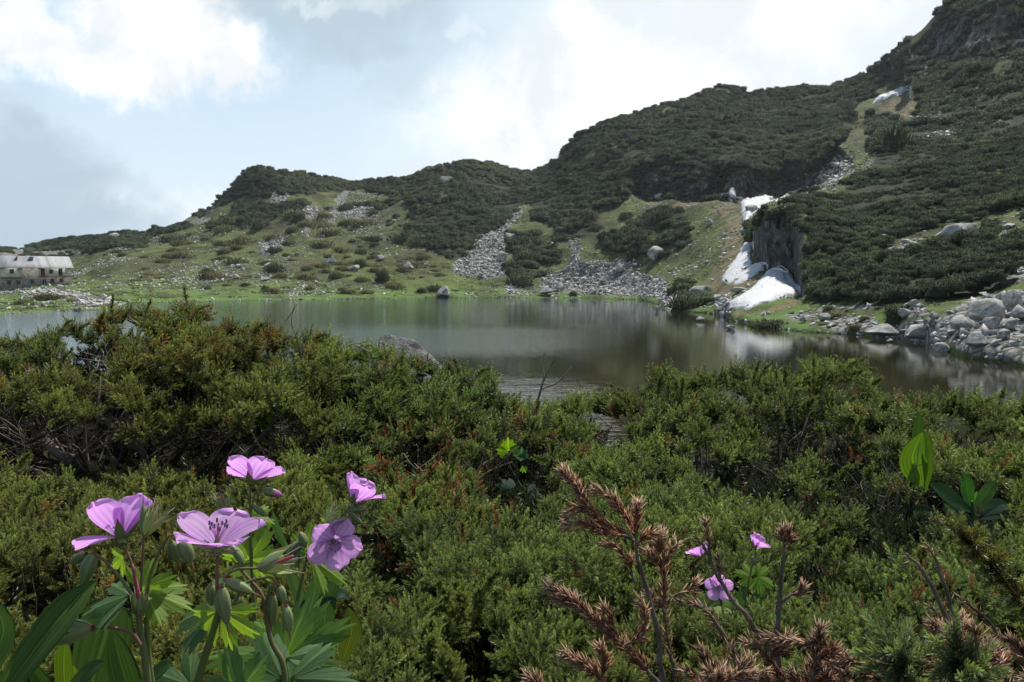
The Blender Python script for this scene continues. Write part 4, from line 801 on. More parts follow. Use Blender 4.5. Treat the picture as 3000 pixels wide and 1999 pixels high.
FRN = [frond(SPN, rj, 8) for _ in range(6)]; FRF = [frond(SPF, rj, 10) for _ in range(7)]
M_JUN = foliage_mat('juniper_needles', .34, .42, .32, (1.2, 1.3, .55))
M_BARK = flat_mat('juniper_bark', (.15, .125, .10), .9, .15, 14, .5, .8, .01)
M_BARKD = flat_mat('shaded_bark', (.075, .062, .050), .9, .15, 14, .5, .8, .01)  # bark colour darkened to paint the shade inside the bushes
M_YOUNG = flat_mat('young_stem', (.20, .15, .05), .7, .2, 20)
M_TWIG = flat_mat('bare_twig', (.30, .24, .19), .8, .2, 20, .4, .5, .005)
lumps = []
def add_lump(x, y, D, rpx, kind=0): lumps.append((x, y, D, rpx, kind))
sx2, sy2 = zip(*SIL); pl = np.array(SIL, float)
for i in range(len(pl) - 1):
    a, b_ = pl[i], pl[i + 1]; n_ = max(1, int(np.hypot(*(b_ - a)) / 30))
    for k in range(n_):
        q = a + (b_ - a) * (k + rj.random() * .6) / n_; r_ = rj.uniform(26, 40); add_lump(q[0], q[1] + r_ * .95, float(near_D(0, q[1])) + rj.uniform(-.1, .15), r_, 1)
def sil_y(x): return np.interp(x, [p[0] for p in sorted(SIL)], [p[1] for p in sorted(SIL)])
KEEP = [(2685, 1345, 85, 2.2), (2700, 1255, 50, 2.3), (2104, 1718, 62, 1.05), (2056, 1625, 60, 1.05), (2216, 1600, 60, 1.1), (2200, 1700, 60, 1.1), (1500, 1305, 60, 2.7), (1530, 1355, 55, 2.7), (1530, 1450, 80, 2.65), (2850, 1480, 110, 1.9), (2940, 1490, 50, 1.9)]
cnt = 0
while cnt < 1900:
    x = rj.uniform(-260, 3260); y = rj.uniform(930, 2120)
    if y < sil_y(x) + 34 or any(inpoly(np.array(x), np.array(y), h) for h in HOLES): continue
    sc_ = 1.0 if y < 1450 else 1.35; q = np.array([[x / sc_, y * 1.35 / sc_, 0]]); rel_ = fbm(q, 1 / 150, 2, 91)[0]; cr = fbm(q, 1 / 95, 3, 92)[0]
    if rel_ + cr * .8 < -.16: continue
    if any(math.hypot(x - a, y - b) < r_ + 26 and near_D(0, y) < dd + .12 for a, b, r_, dd in KEEP): continue
    D = float(near_D(x, y)) * (1 - .20 * rel_ - .07 * cr + rj.normal() * .045); add_lump(x, y, D, rj.uniform(24, 46) * (1.2 if y > 1500 else 1), 0); cnt += 1
lumps = [l for l in lumps if not any(math.hypot(l[0] - a, l[1] - b) < r_ and l[2] < dd for a, b, r_, dd in KEEP)]
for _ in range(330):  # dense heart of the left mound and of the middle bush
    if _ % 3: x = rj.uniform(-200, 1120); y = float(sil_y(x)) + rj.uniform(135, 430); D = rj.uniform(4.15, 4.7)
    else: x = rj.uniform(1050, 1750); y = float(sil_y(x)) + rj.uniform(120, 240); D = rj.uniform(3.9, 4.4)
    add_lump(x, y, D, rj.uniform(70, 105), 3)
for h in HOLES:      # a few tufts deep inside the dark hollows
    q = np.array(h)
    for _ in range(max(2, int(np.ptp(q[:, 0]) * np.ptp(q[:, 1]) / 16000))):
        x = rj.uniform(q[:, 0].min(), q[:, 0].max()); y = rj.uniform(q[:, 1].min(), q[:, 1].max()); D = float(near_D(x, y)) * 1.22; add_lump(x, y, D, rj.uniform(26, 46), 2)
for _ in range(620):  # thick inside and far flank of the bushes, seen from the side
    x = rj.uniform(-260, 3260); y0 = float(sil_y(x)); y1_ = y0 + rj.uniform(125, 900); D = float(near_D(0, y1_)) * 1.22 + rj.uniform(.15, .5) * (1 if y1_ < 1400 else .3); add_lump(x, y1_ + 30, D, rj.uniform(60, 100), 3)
lump_by = [[] for _ in BUSH]; dat = [[] for _ in BUSH]; frd = [[] for _ in BUSH]
RUST = [(300, 900, 960, 1040, .26), (1130, 1250, 1370, 1500, .38), (360, 1040, 760, 1100, .10), (1150, 1050, 1440, 1120, .22), (2560, 1700, 3100, 2100, .08), (1400, 1250, 1700, 1500, .10), (1700, 1800, 2600, 2100, .07)]
for (x, y, D, r, kd) in lumps:
    c = W3(np.array(x), np.array(y), np.array(D)); rw = r * D / FPX
    i = int(np.argmin([np.linalg.norm((c - p) / (1.3 if j < 4 else .7)) for j, p in enumerate(BPOS)])); lump_by[i].append(c)
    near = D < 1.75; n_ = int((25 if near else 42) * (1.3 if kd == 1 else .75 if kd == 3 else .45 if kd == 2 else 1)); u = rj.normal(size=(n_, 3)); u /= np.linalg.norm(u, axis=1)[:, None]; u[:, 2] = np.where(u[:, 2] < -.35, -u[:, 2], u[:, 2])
    pos = c + u * (rw * (.42 + .46 * rj.random(n_) ** .7))[:, None] * [1, 1, .78]; d = u * 1.15 + [0, -.15, .38] + rj.normal(size=u.shape) * .17
    if kd == 1: d[:, 2] += .35
    L = (.030 if near else .031) * (.75 + .6 * rj.random(n_)); L = np.minimum(L, 72 * D / FPX)
    L = L * rj.uniform(.72, 1.4)
    if kd == 3: L = L * 2.4
    pr = max([q[4] for q in RUST if q[0] < x < q[2] and q[1] < y < q[3]] + [.02]); rust = rj.random(n_) < (pr if kd < 2 else .01)
    hue = fbm(c[None] * 3.1, 1, 2, 5)[0]; g0 = np.array([.200, .225, .064]) * (.92 if near else 1) * float(rj.uniform(.72, 1.28)) + np.array([.034, .014, -.004]) * hue
    if kd in (2, 3): g0 = np.array([.036, .038, .017])  # old inner needles, darkened in colour to paint shade into the gaps
    if x > 1000: g0 = g0 * [.88, 1.0, 1.15]
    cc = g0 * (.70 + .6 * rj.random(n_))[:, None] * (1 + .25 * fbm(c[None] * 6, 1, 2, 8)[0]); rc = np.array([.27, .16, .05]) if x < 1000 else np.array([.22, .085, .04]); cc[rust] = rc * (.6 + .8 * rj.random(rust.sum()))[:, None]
    if kd < 2:     # half of every tuft is feathery sprays rooted near its middle
        m_ = np.arange(n_) % (5 if near else 6) == 0; fr = np.where(m_)[0]; keep_ = (np.arange(n_) % 5 < 2) & ~m_
        fpos = c + u[fr] * (rw * rj.uniform(.0, .45, len(fr)))[:, None]; fd = u[fr] * 1.0 + [0, -.15, .45] + rj.normal(size=(len(fr), 3)) * .2
        frd[i].append((near, fpos, fd, np.clip(rw * 1.75, .030, .095) * rj.uniform(.65, 1.35, len(fr)), cc[fr])); pos, d, L, cc = pos[keep_], d[keep_], L[keep_], cc[keep_]
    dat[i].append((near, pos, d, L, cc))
SHOOTS = [((2440, 1140), (2538, 1045)), ((2470, 1120), (2562, 1080)), ((2385, 1160), (2384, 1052)), ((2400, 1150), (2420, 1085)), ((2205, 1140), (2278, 1050)), ((2200, 1150), (2225, 1062)), ((2110, 1160), (2046, 1098)), ((2130, 1150), (2122, 1092)), ((1975, 1190), (1944, 1076)), ((1990, 1180), (1972, 1105)), ((1880, 1200), (1768, 1122)), ((1850, 1195), (1800, 1150)),
          ((2450, 1220), (2530, 1155)), ((2840, 1215), (2948, 1156)), ((2760, 1210), (2800, 1160)), ((170, 985), (208, 940)), ((220, 985), (262, 948)), ((290, 960), (302, 920)), ((560, 930), (610, 896)), ((900, 1010), (962, 980)), ((740, 980), (775, 948)), ((1380, 1120), (1432, 1080)), ((1680, 1200), (1700, 1160)), ((2670, 1230), (2720, 1180)), ((2300, 1160), (2345, 1120)),
          ((1380, 1850), (1462, 1672)), ((1340, 1830), (1288, 1712)), ((1400, 1840), (1405, 1730)), ((1430, 1850), (1520, 1790)), ((1330, 1990), (1290, 1900)), ((1480, 1960), (1520, 1870)), ((470, 1480), (530, 1400)), ((60, 1560), (90, 1450)), ((200, 1520), (240, 1440)), ((2310, 1560), (2400, 1620)), ((2240, 1560), (2330, 1515)), ((1230, 1930), (1260, 1830)), ((2620, 1800), (2680, 1720)), ((820, 1560), (870, 1480)), ((560, 1980), (600, 1880)), ((1750, 1720), (1790, 1650)), ((1560, 1250), (1580, 1180)), ((1240, 1480), (1290, 1420)), ((2060, 1560), (2010, 1490)), ((2940, 1290), (3000, 1240))]
for _ in range(190):
    x = rj.uniform(-100, 3100); y = rj.uniform(sil_y(x) + 20, 2050)
    if any(inpoly(np.array(x), np.array(y), h) for h in HOLES) or any(math.hypot(x - a, y - b) < r_ + 70 for a, b, r_, dd in KEEP): continue
    q = rj.uniform(50, 100) * (1.3 if y > 1600 else 1); a = rj.normal() * .7 + (.25 if x > 1200 else 0); SHOOTS.append(((x, y), (x + math.sin(a) * q, y - math.cos(a) * q)))
shoot_tubes = [[] for _ in BUSH]
for (a, b_) in SHOOTS:
    D = float(near_D(0, a[1])) * .95; A_ = W3(np.array(float(a[0])), np.array(float(a[1])), np.array(D)); B_ = W3(np.array(float(b_[0])), np.array(float(b_[1])), np.array(D - .02)); Lw = np.linalg.norm(B_ - A_)
    M_ = (A_ + B_) / 2 + [0, 0, Lw * .12]; P = spline([A_, M_, B_], 14); T_ = np.gradient(P, axis=0); T_ /= np.linalg.norm(T_, axis=1)[:, None]
    near = D < 1.75; sl_ = .026 if near else .036; n_ = 46; t_ = rj.random(n_) ** .8; ii = np.minimum((t_ * 13).astype(int), 12); pos = P[ii] + (P[ii + 1] - P[ii]) * rj.random((n_, 1)); rd = rj.normal(size=(n_, 3)); rd /= np.linalg.norm(rd, axis=1)[:, None]
    d = T_[ii] * 1.1 + rd * (.9 - .35 * t_)[:, None]; L = sl_ * .8 * (1.15 - .6 * t_) * (.7 + .5 * rj.random(n_)); c0 = np.array([.19, .215, .062]); cc = c0 * (.7 + .6 * rj.random(n_))[:, None]
    i = int(np.argmin([np.linalg.norm((A_ - p) / (1.3 if j < 4 else .7)) for j, p in enumerate(BPOS)])); dat[i].append((near, pos, d, L, cc)); shoot_tubes[i].append((P, Lw * .012))
LIMBS = [([(470, 1440), (380, 1412), (300, 1382), (200, 1330), (120, 1285), (60, 1235), (-10, 1170), (-60, 1100)], 3.25, .030), ([(440, 1432), (400, 1350), (335, 1262), (300, 1195), (280, 1110)], 3.3, .013), ([(460, 1435), (560, 1392), (690, 1385), (800, 1335), (860, 1260)], 3.3, .014), ([(430, 1420), (410, 1310), (385, 1265), (380, 1180)], 3.4, .012),
         ([(480, 1430), (600, 1400), (720, 1330), (800, 1240), (880, 1150), (905, 1060)], 3.45, .018), ([(500, 1430), (560, 1400), (640, 1300), (660, 1180)], 3.5, .010), ([(250, 1480), (130, 1400), (0, 1370)], 3.0, .012), ([(230, 1350), (190, 1290), (205, 1230), (180, 1150)], 3.3, .010), ([(140, 1300), (70, 1320), (30, 1400)], 3.35, .012), ([(90, 1450), (110, 1350), (60, 1290)], 3.4, .011), ([(560, 1470), (620, 1400), (700, 1290), (700, 1190)], 3.4, .009), ([(700, 1470), (760, 1390), (800, 1300), (790, 1200)], 3.45, .010), ([(340, 1400), (330, 1300), (250, 1230)], 3.4, .009), ([(330, 1340), (400, 1370), (470, 1360), (520, 1310), (600, 1250)], 3.45, .008)]
TWIGS = [([(467, 984), (430, 962), (383, 938), (372, 925)], 4.05, .004), ([(497, 1011), (477, 963), (484, 932), (500, 918)], 4.0, .004), ([(470, 985), (440, 950), (420, 925)], 4.0, .003), ([(708, 1137), (677, 1099), (668, 1070)], 3.7, .005), ([(690, 1160), (660, 1125), (640, 1110)], 3.7, .004), ([(690, 1210), (640, 1180), (615, 1160)], 3.6, .004), ([(780, 1190), (740, 1165), (720, 1150)], 3.6, .004), ([(530, 1090), (510, 1040), (480, 1010)], 3.85, .004), ([(340, 1110), (300, 1060), (290, 1030)], 3.7, .004), ([(620, 930), (605, 900), (590, 885)], 4.1, .002), ([(1100, 1040), (1050, 1015), (1000, 990)], 3.9, .004), ([(1110, 1050), (1085, 1022), (1070, 1010)], 3.9, .003), ([(1260, 1430), (1240, 1390), (1215, 1370)], 2.6, .005)]
LIMB2 = [([(2050, 1600), (2120, 1530), (2180, 1440), (2200, 1380)], 2.7, .009), ([(2430, 1600), (2400, 1500), (2350, 1430)], 2.6, .009), ([(2560, 1690), (2600, 1620), (2650, 1560), (2720, 1490)], 2.1, .014), ([(2560, 1690), (2520, 1640), (2530, 1570), (2510, 1520)], 2.1, .007), ([(2570, 1680), (2650, 1640), (2660, 1560), (2640, 1500)], 2.15, .006), ([(1380, 1430), (1410, 1370), (1470, 1330)], 2.8, .010), ([(1380, 1420), (1450, 1395), (1500, 1370)], 2.5, .005)]
CROOKED = lambda P, s: P + np.cumsum(rj.normal(size=P.shape) * s, 0) * np.linspace(0, 1, len(P))[:, None]
bush_objs = []; CNT = 0
for i, (bx_, by_, bd_, lb) in enumerate(BUSH):
    root = empty('juniper', BROOT[i]); tag(root, lb, 'juniper', 'junipers in the foreground'); bush_objs.append(root)
    for nearf, tp, nm in ((True, BLN, 'foliage'), (False, BLF, 'foliage')):
        S_ = [d_ for d_ in dat[i] if d_[0] == nearf]
        if not S_: continue
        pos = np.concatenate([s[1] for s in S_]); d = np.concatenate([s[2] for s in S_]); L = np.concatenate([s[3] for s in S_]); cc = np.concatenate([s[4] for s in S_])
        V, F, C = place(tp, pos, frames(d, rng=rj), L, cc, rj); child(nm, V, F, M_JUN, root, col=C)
        S_ = [d_ for d_ in frd[i] if d_[0] == nearf]
        if S_: V, F, C = place(FRN if nearf else FRF, np.concatenate([q[1] for q in S_]), frames(np.concatenate([q[2] for q in S_]), rng=rj), np.concatenate([q[3] for q in S_]), np.concatenate([q[4] for q in S_]), rj); child('sprays', V, F, M_JUN, root, col=C)
    # limbs: main branches fan out to the tufts
    cs = np.array(lump_by[i]); cs = cs[cs[:, 2] > BROOT[i][2] + .1]; ang = np.arctan2(cs[:, 1] - BROOT[i][1], cs[:, 0] - BROOT[i][0]); nl = 9
    for q in range(nl):
        sel = cs[(ang >= -pi + q * 2 * pi / nl) & (ang < -pi + (q + 1) * 2 * pi / nl)]
        if len(sel) < 2: continue
        mb = MB(); mid = sel.mean(0); k1 = BROOT[i] + (mid - BROOT[i]) * [.6, .6, .25]; tk = .004 + .0022 * bd_
        P = CROOKED(spline([BROOT[i], k1, mid - [0, 0, .04]], 16), .004 * bd_ / 3); mb.add(*tube(P, np.linspace(tk, tk * .4, 16), 6))
        for c in sel[::2]:
            st = P[int(rj.integers(5, 14))]; e_ = c + rj.normal(size=3) * .01; mmid = (st + e_) / 2 - [0, 0, .03 + .05 * rj.random()]
            mb.add(*tube(CROOKED(spline([st, mmid, e_], 9), .003), np.linspace(tk * .38, tk * .12, 9), 4))
        V, F, _ = mb.get(); child('branch', V, F, M_BARKD, root)
    lim = LIMBS if i == 0 else (LIMB2[:2] if i == 2 else LIMB2[2:5] if i == 3 else LIMB2[5:] if i == 1 else [])
    for (pp, D, rr) in lim:
        Q = np.array(pp, float); P = W3(Q[:, 0], Q[:, 1], np.full(len(Q), D)); P[:, 1] += rj.normal(size=len(Q)) * .04; P = spline(P, 40); P = P + fbm(P, 14, 2, 3)[:, None] * .01; mb = MB(); w_ = np.linspace(1, .35, 40) * (1 + .18 * fbm(P, 30, 2, 9)); mb.add(*tube(P, rr * w_, 8))
        for _ in range(9):
            k = int(rj.integers(5, 38)); t_ = P[min(k + 1, 39)] - P[k]; t_ /= np.linalg.norm(t_); d = t_ + rj.normal(size=3) * .6 + [0, 0, .5]; Lb = rj.uniform(.08, .34); e = P[k] + d / np.linalg.norm(d) * Lb; m_ = (P[k] + e) / 2 + rj.normal(size=3) * .03
            B2 = CROOKED(spline([P[k], m_, e], 12), .004); mb.add(*tube(B2, np.linspace(rr * .3 * w_[k], rr * .06, 12), 5))
            for _ in range(2): j = int(rj.integers(4, 11)); e2 = B2[j] + rj.normal(size=3) * .05 + [0, 0, .05]; mb.add(*tube(CROOKED(spline([B2[j], (B2[j] + e2) / 2 + rj.normal(size=3) * .01, e2], 6), .002), np.linspace(rr * .12, rr * .04, 6), 4))
        V, F, _ = mb.get(); child('branch', V, F, M_BARK, root)
    tw = TWIGS[:10] if i == 0 else TWIGS[10:] if i == 1 else []
    for (pp, D, rr) in tw:
        Q = np.array(pp, float); P = spline(W3(Q[:, 0], Q[:, 1], np.full(len(Q), D)), 14); mb = MB().add(*tube(CROOKED(P, .002), np.linspace(rr * 1.3, rr * .4, 14), 5))
        for _ in range(4): k = int(rj.integers(3, 12)); e = P[k] + rj.normal(size=3) * [.06, .03, .04] + [0, 0, .03]; mb.add(*tube(spline([P[k], (P[k] + e) / 2 + rj.normal(size=3) * .006, e], 6), np.linspace(rr * .6, rr * .2, 6), 4))
        V, F, _ = mb.get(); child('bare_twig', V, F, M_TWIG, root)
    for (P, r_) in shoot_tubes[i]: V, F = tube(P, np.linspace(r_ * 1.4, r_ * .5, len(P)), 5); child('shoot', V, F, M_YOUNG, root)
print('near tris', sum(len(o.data.polygons) for r in bush_objs for o in r.children if o.type == 'MESH'))
# ------------------------------------------------------------------ rock behind the junipers, bare twig over the lake
V, F = boulder(301, 5, 22, .07)
pr_ = W3(np.array(1195.), np.array(1085.), np.array(6.6)); V = V * [.60, .5, .70]; V[:, 2] -= V[:, 0] * .24
o = mk('boulder', V, F, rock_mat('dark_granite', (.07, .07, .065), (.30, .30, .29), .3, 6), smooth=True); o.location = pr_ + [.03, .1, -.455]; tag(o, 'grey rock hump showing behind the left juniper against the lake', 'boulder')
tw = empty('bare_shrub', W3(np.array(1555.), np.array(1245.), np.array(4.0))); tag(tw, 'single leafless forked twig rising against the bright water', 'bare shrub')
for pp, r1, r2, mt in (([(1530, 1300), (1562, 1210), (1580, 1160), (1592, 1118), (1625, 1050)], .0095, .003, M_BARK), ([(1590, 1125), (1593, 1100), (1590, 1070), (1594, 1035)], .0055, .0028, M_TWIG), ([(1585, 1140), (1625, 1125), (1650, 1105), (1674, 1075)], .0055, .0028, M_TWIG), ([(1535, 1225), (1537, 1205), (1545, 1185)], .004, .002, M_TWIG)):
    Q = np.array(pp, float); P = spline(W3(Q[:, 0], Q[:, 1], np.full(len(Q), 4.0)), 16); V, F = tube(P + fbm(P, 20, 2, 1)[:, None] * .004, np.linspace(r1, r2, 16), 6); child('twig', V, F, mt, tw)

# ------------------------------------------------------------------ dead juniper branches
def needle_t(rng, w=.075):
    b = MB(); P = np.array([(0, 0, 0), (0.0, .10, .45), (0, .06, 1.0)]); s = np.array([w, 0, 0]); n = np.array([0, w * .7, 0])
    V = [P[0] - s * .6, P[0] + s * .6, P[0] + n * .6, P[1] - s, P[1] + s, P[1] + n * 1.2, P[2]]; F = [(0, 1, 4), (0, 4, 3), (1, 2, 5), (1, 5, 4), (2, 0, 3), (2, 3, 5), (3, 4, 6), (4, 5, 6), (5, 3, 6)]
    c = np.array([[.35, .16, .11]] * 3 + [[.9, .82, .76]] * 3 + [[1.3, 1.3, 1.25]]); return np.array(V), np.array(F), c
NT_ = [needle_t(rj, .06), needle_t(rj, .075)]
M_DEAD = foliage_mat('dead_needles', .12, .6, .25, (1.1, .9, .7))
def dead_branch(name, label, stems, group='dead juniper branches in the foreground', base=None):
    P0 = W3(np.array(float(stems[0][0][0][0])), np.array(float(stems[0][0][0][1])), np.array(stems[0][1])); root = empty(name, P0); tag(root, label, 'dead branch', group); nd = MB(); barks = []
    for (pp, D, r1, dens, tone, start) in stems:
        Q = np.array(pp, float); Dd = np.full(len(Q), D) if np.isscalar(D) else np.array(D); P = spline(W3(Q[:, 0], Q[:, 1], Dd), 40); P = P + fbm(P, 60, 2, len(nd.V))[:, None] * .0022; Lw = np.linalg.norm(np.diff(P, axis=0), axis=1).sum()
        rad = np.linspace(r1, r1 * .35, 40) * (1 + .25 * fbm(P, 260, 2, 4)); V, F = tube(P, rad, 8); child('branch', V, F, M_BARK, root)
        n_ = int(Lw * dens * 130)
        if n_ < 1: continue
        t_ = start + (1 - start) * rj.random(n_); ii = np.minimum((t_ * 39).astype(int), 38); pos = P[ii] + (P[ii + 1] - P[ii]) * rj.random((n_, 1)); T_ = (P[ii + 1] - P[ii]); T_ /= np.linalg.norm(T_, axis=1)[:, None] + 1e-9
        cl_ = np.sin(t_ * 40 + rj.random() * 6) * .3; rd = rj.normal(size=(n_, 3)); rd -= T_ * (rd * T_).sum(1)[:, None]; rd /= np.linalg.norm(rd, axis=1)[:, None]; d = T_ * (1.0 + cl_)[:, None] + rd * rj.uniform(.25, .95, (n_, 1)); L = .0105 * (.65 + .6 * rj.random(n_)) * (D if np.isscalar(D) else .6) ** 0
        mixr = np.clip(.15 + .75 * t_ ** 1.5 + rj.normal(size=n_) * .25, 0, 1)[:, None]; cc = (np.array([.50, .37, .26]) * mixr + np.array([.25, .085, .035]) * (1 - mixr)) * tone; V, F, C = place(NT_, pos, frames(d, rng=rj), L, cc, rj); nd.add(V, F, C)
    if nd.V: V, F, C = nd.get(); child('dry_needles', V, F, M_DEAD, root, col=C)
    return root
D1 = .60
dead_branch('dead_juniper_branch', 'dead juniper branch with pale dry needles, reaching highest to the left', [
    ([(1960, 2040), (1935, 1950), (1925, 1850), (1900, 1740), (1872, 1650), (1862, 1590)], D1, .0030, 0.6, 1, .1), ([(1872, 1600), (1800, 1555), (1750, 1520), (1715, 1470), (1690, 1430), (1645, 1382)], D1, .0013, 34, 1, .05), ([(1850, 1575), (1790, 1560), (1740, 1545), (1700, 1535), (1662, 1537)], D1 * .99, .0010, 24, 1.1, .1),
    ([(1862, 1590), (1850, 1540), (1820, 1500), (1790, 1465), (1745, 1442)], D1 * 1.01, .0010, 22, 1.1, .1), ([(1862, 1590), (1862, 1540), (1868, 1500), (1870, 1480)], D1 * .99, .0010, 34, 1.35, .1), ([(1865, 1595), (1885, 1575), (1905, 1562), (1925, 1558)], D1, .0009, 30, 1.25, .1), ([(1730, 1500), (1700, 1490), (1672, 1500), (1655, 1520)], D1, .0008, 20, 1.1, .1),
    ([(1860, 1700), (1840, 1650), (1810, 1600), (1780, 1590)], D1 * 1.02, .0011, 18, .9, .2), ([(1700, 1440), (1680, 1410), (1665, 1385)], D1, .0008, 30, 1.2, .0)])
dead_branch('dead_juniper_branch', 'dead rusty juniper branch low in front of the bright tipped juniper', [
    ([(1960, 2060), (1900, 1960), (1830, 1890), (1760, 1830), (1700, 1780), (1650, 1745), (1612, 1722)], .56, .0018, 34, .85, .15), ([(1700, 1780), (1660, 1770), (1630, 1755)], .56, .0010, 26, .9, .0), ([(1800, 1870), (1790, 1820), (1775, 1780)], .56, .0010, 24, .9, .0), ([(1830, 1890), (1880, 1860), (1890, 1800), (1880, 1765)], .55, .0011, 22, 1.1, .1), ([(1800, 2040), (1750, 1980), (1700, 1950), (1655, 1925)], .53, .0012, 34, .95, .1), ([(1760, 1990), (1770, 1940), (1760, 1900)], .53, .0010, 30, 1.1, .1), ([(1600, 2060), (1580, 2000), (1560, 1985)], .5, .0012, 30, 1.0, .1)])
dead_branch('dead_juniper_branch', 'upright rusty dead twig between the pale dead branch and the small pink flowers', [
    ([(1990, 2050), (1960, 1900), (1945, 1760), (1942, 1680), (1938, 1585)], .63, .0014, 9, .8, .0), ([(1945, 1700), (1930, 1650), (1905, 1620)], .63, .0009, 20, .9, .0), ([(1943, 1660), (1960, 1625), (1975, 1600)], .63, .0009, 16, 1, .0), ([(1955, 1760), (1985, 1740), (2020, 1725), (2035, 1710)], .63, .0012, 12, 1, .3), ([(1935, 1620), (1930, 1595), (1935, 1575)], .63, .0008, 40, .9, .0), ([(1950, 1800), (1920, 1770), (1900, 1750)], .62, .001, 20, 1.1, .1)])
dead_branch('dead_twig', 'dark bare knotted twig crossing the small pink flowers', [
    ([(2330, 2060), (2290, 1960), (2230, 1860), (2170, 1780), (2120, 1720), (2085, 1650), (2062, 1600), (2050, 1585)], .75, .0030, 2.5, .55, .0), ([(2090, 1665), (2080, 1600), (2072, 1560), (2066, 1538)], .75, .0016, 9, .8, .3), ([(2110, 1700), (2108, 1660), (2103, 1620)], .75, .0018, 6, .7, .1), ([(2240, 2060), (2180, 1960), (2120, 1860), (2050, 1780), (1980, 1760)], .66, .0028, 6, .8, .1)])
dead_branch('dead_twig', 'pale blurred bare twig standing upright right of the small pink flowers', [
    ([(2290, 2060), (2275, 1900), (2280, 1780), (2292, 1660), (2300, 1570)], .62, .0028, 1.5, .6, .0), ([(2300, 1590), (2290, 1570), (2292, 1555)], .62, .0012, 30, .8, .0), ([(2300, 1590), (2312, 1575), (2310, 1556)], .62, .0012, 30, .7, .0), ([(2280, 1780), (2310, 1745), (2340, 1735), (2350, 1720)], .62, .0014, 14, .7, .4)])
dead_branch('dead_twig', 'long bare grey twig slanting at the lower right, left of its parallel neighbour', [
    ([(2850, 2040), (2800, 1900), (2765, 1790), (2720, 1700), (2690, 1650), (2655, 1622)], .72, .0030, 1.0, .9, .0), ([(2840, 1960), (2770, 1860), (2740, 1800), (2725, 1770)], .7, .002, 3, .9, .0)])
dead_branch('dead_twig', 'bare grey twig slanting at the lower right, nearer to the red tipped sprig', [([(2830, 2040), (2800, 1850), (2775, 1740), (2745, 1650), (2718, 1598)], .74, .0024, 1.0, .9, .0), ([(2950, 2040), (2930, 1880), (2870, 1800), (2820, 1755)], .7, .0020, 4, .95, .0)])
def mat_of_dead(label, x0, x1, y0, y1, D, n, tone, seed):
    r = np.random.default_rng(seed); st = []
    for _ in range(n):
        bx0 = r.uniform(x0, x1); ytop = r.uniform(y0, y1); lean = r.normal() * 70 - 30; d_ = D * r.uniform(.85, 1.15); st.append(([(bx0 - lean * .2, 2090), (bx0, (2090 + ytop) / 2), (bx0 + lean * .5, ytop + 40), (bx0 + lean, ytop)], d_, .0013, 20 if r.random() > .3 else 4, tone * r.uniform(.7, 1.3), .1))
        for _ in range(2): yy = r.uniform(ytop + 20, 2070); xx = bx0 + lean * .3; st.append(([(xx, yy), (xx + r.normal() * 40, yy - 30), (xx + r.normal() * 60, yy - 60)], d_, .0009, 26, tone * r.uniform(.8, 1.3), .0))
    dead_branch('dead_juniper_branch', label, st)
mat_of_dead('tangle of dead brown juniper shoots along the bottom edge under the small pink flowers', 2050, 2450, 1850, 1970, .58, 9, .75, 1)
mat_of_dead('tangle of dead pale juniper shoots filling the bottom right corner', 2760, 3080, 1800, 1940, .58, 9, .85, 2)
mat_of_dead('small tangle of dead brown shoots on the bottom edge between two larger tangles', 2460, 2740, 1910, 1980, .6, 5, .65, 3)
# red tipped living sprig at right
def sprig(label, pp, D, c0, nseg=60, name='juniper_sprig', L=.016):
    Q = np.array(pp, float); P = spline(W3(Q[:, 0], Q[:, 1], np.full(len(Q), D)), 20); root = empty(name, P[0]); tag(root, label, 'juniper sprig'); V, F = tube(P, np.linspace(.0016, .0006, 20), 6); child('stem', V, F, flat_mat('red_stem', (.26, .10, .04), .7, .3, 20), root)
    n_ = nseg; ii = rj.integers(0, 19, n_); pos = P[ii] + (P[ii + 1] - P[ii]) * rj.random((n_, 1)); T_ = P[ii + 1] - P[ii]; T_ /= np.linalg.norm(T_, axis=1)[:, None]; d = T_ * .8 + rj.normal(size=(n_, 3)) * .8; V, F, C = place(SPN, pos, frames(d, rng=rj), L * (.7 + .6 * rj.random(n_)), np.array(c0) * (.7 + .6 * rj.random(n_))[:, None], rj); child('foliage', V, F, M_JUN, root, col=C)
sprig('orange stemmed living juniper sprig with yellow green needles near the right edge', [(3020, 1800), (2960, 1720), (2900, 1650), (2850, 1600), (2805, 1550)], .85, (.13, .13, .04), 90, L=.026)
sprig('out of focus grey green juniper sprig on the bottom edge at right', [(2700, 2060), (2660, 1980), (2630, 1900)], .5, (.16, .20, .09), 46, L=.024)
sprig('second grey green juniper sprig on the bottom edge, right of its twin', [(2840, 2060), (2830, 1980), (2800, 1910)], .5, (.16, .20, .09), 46, L=.024)

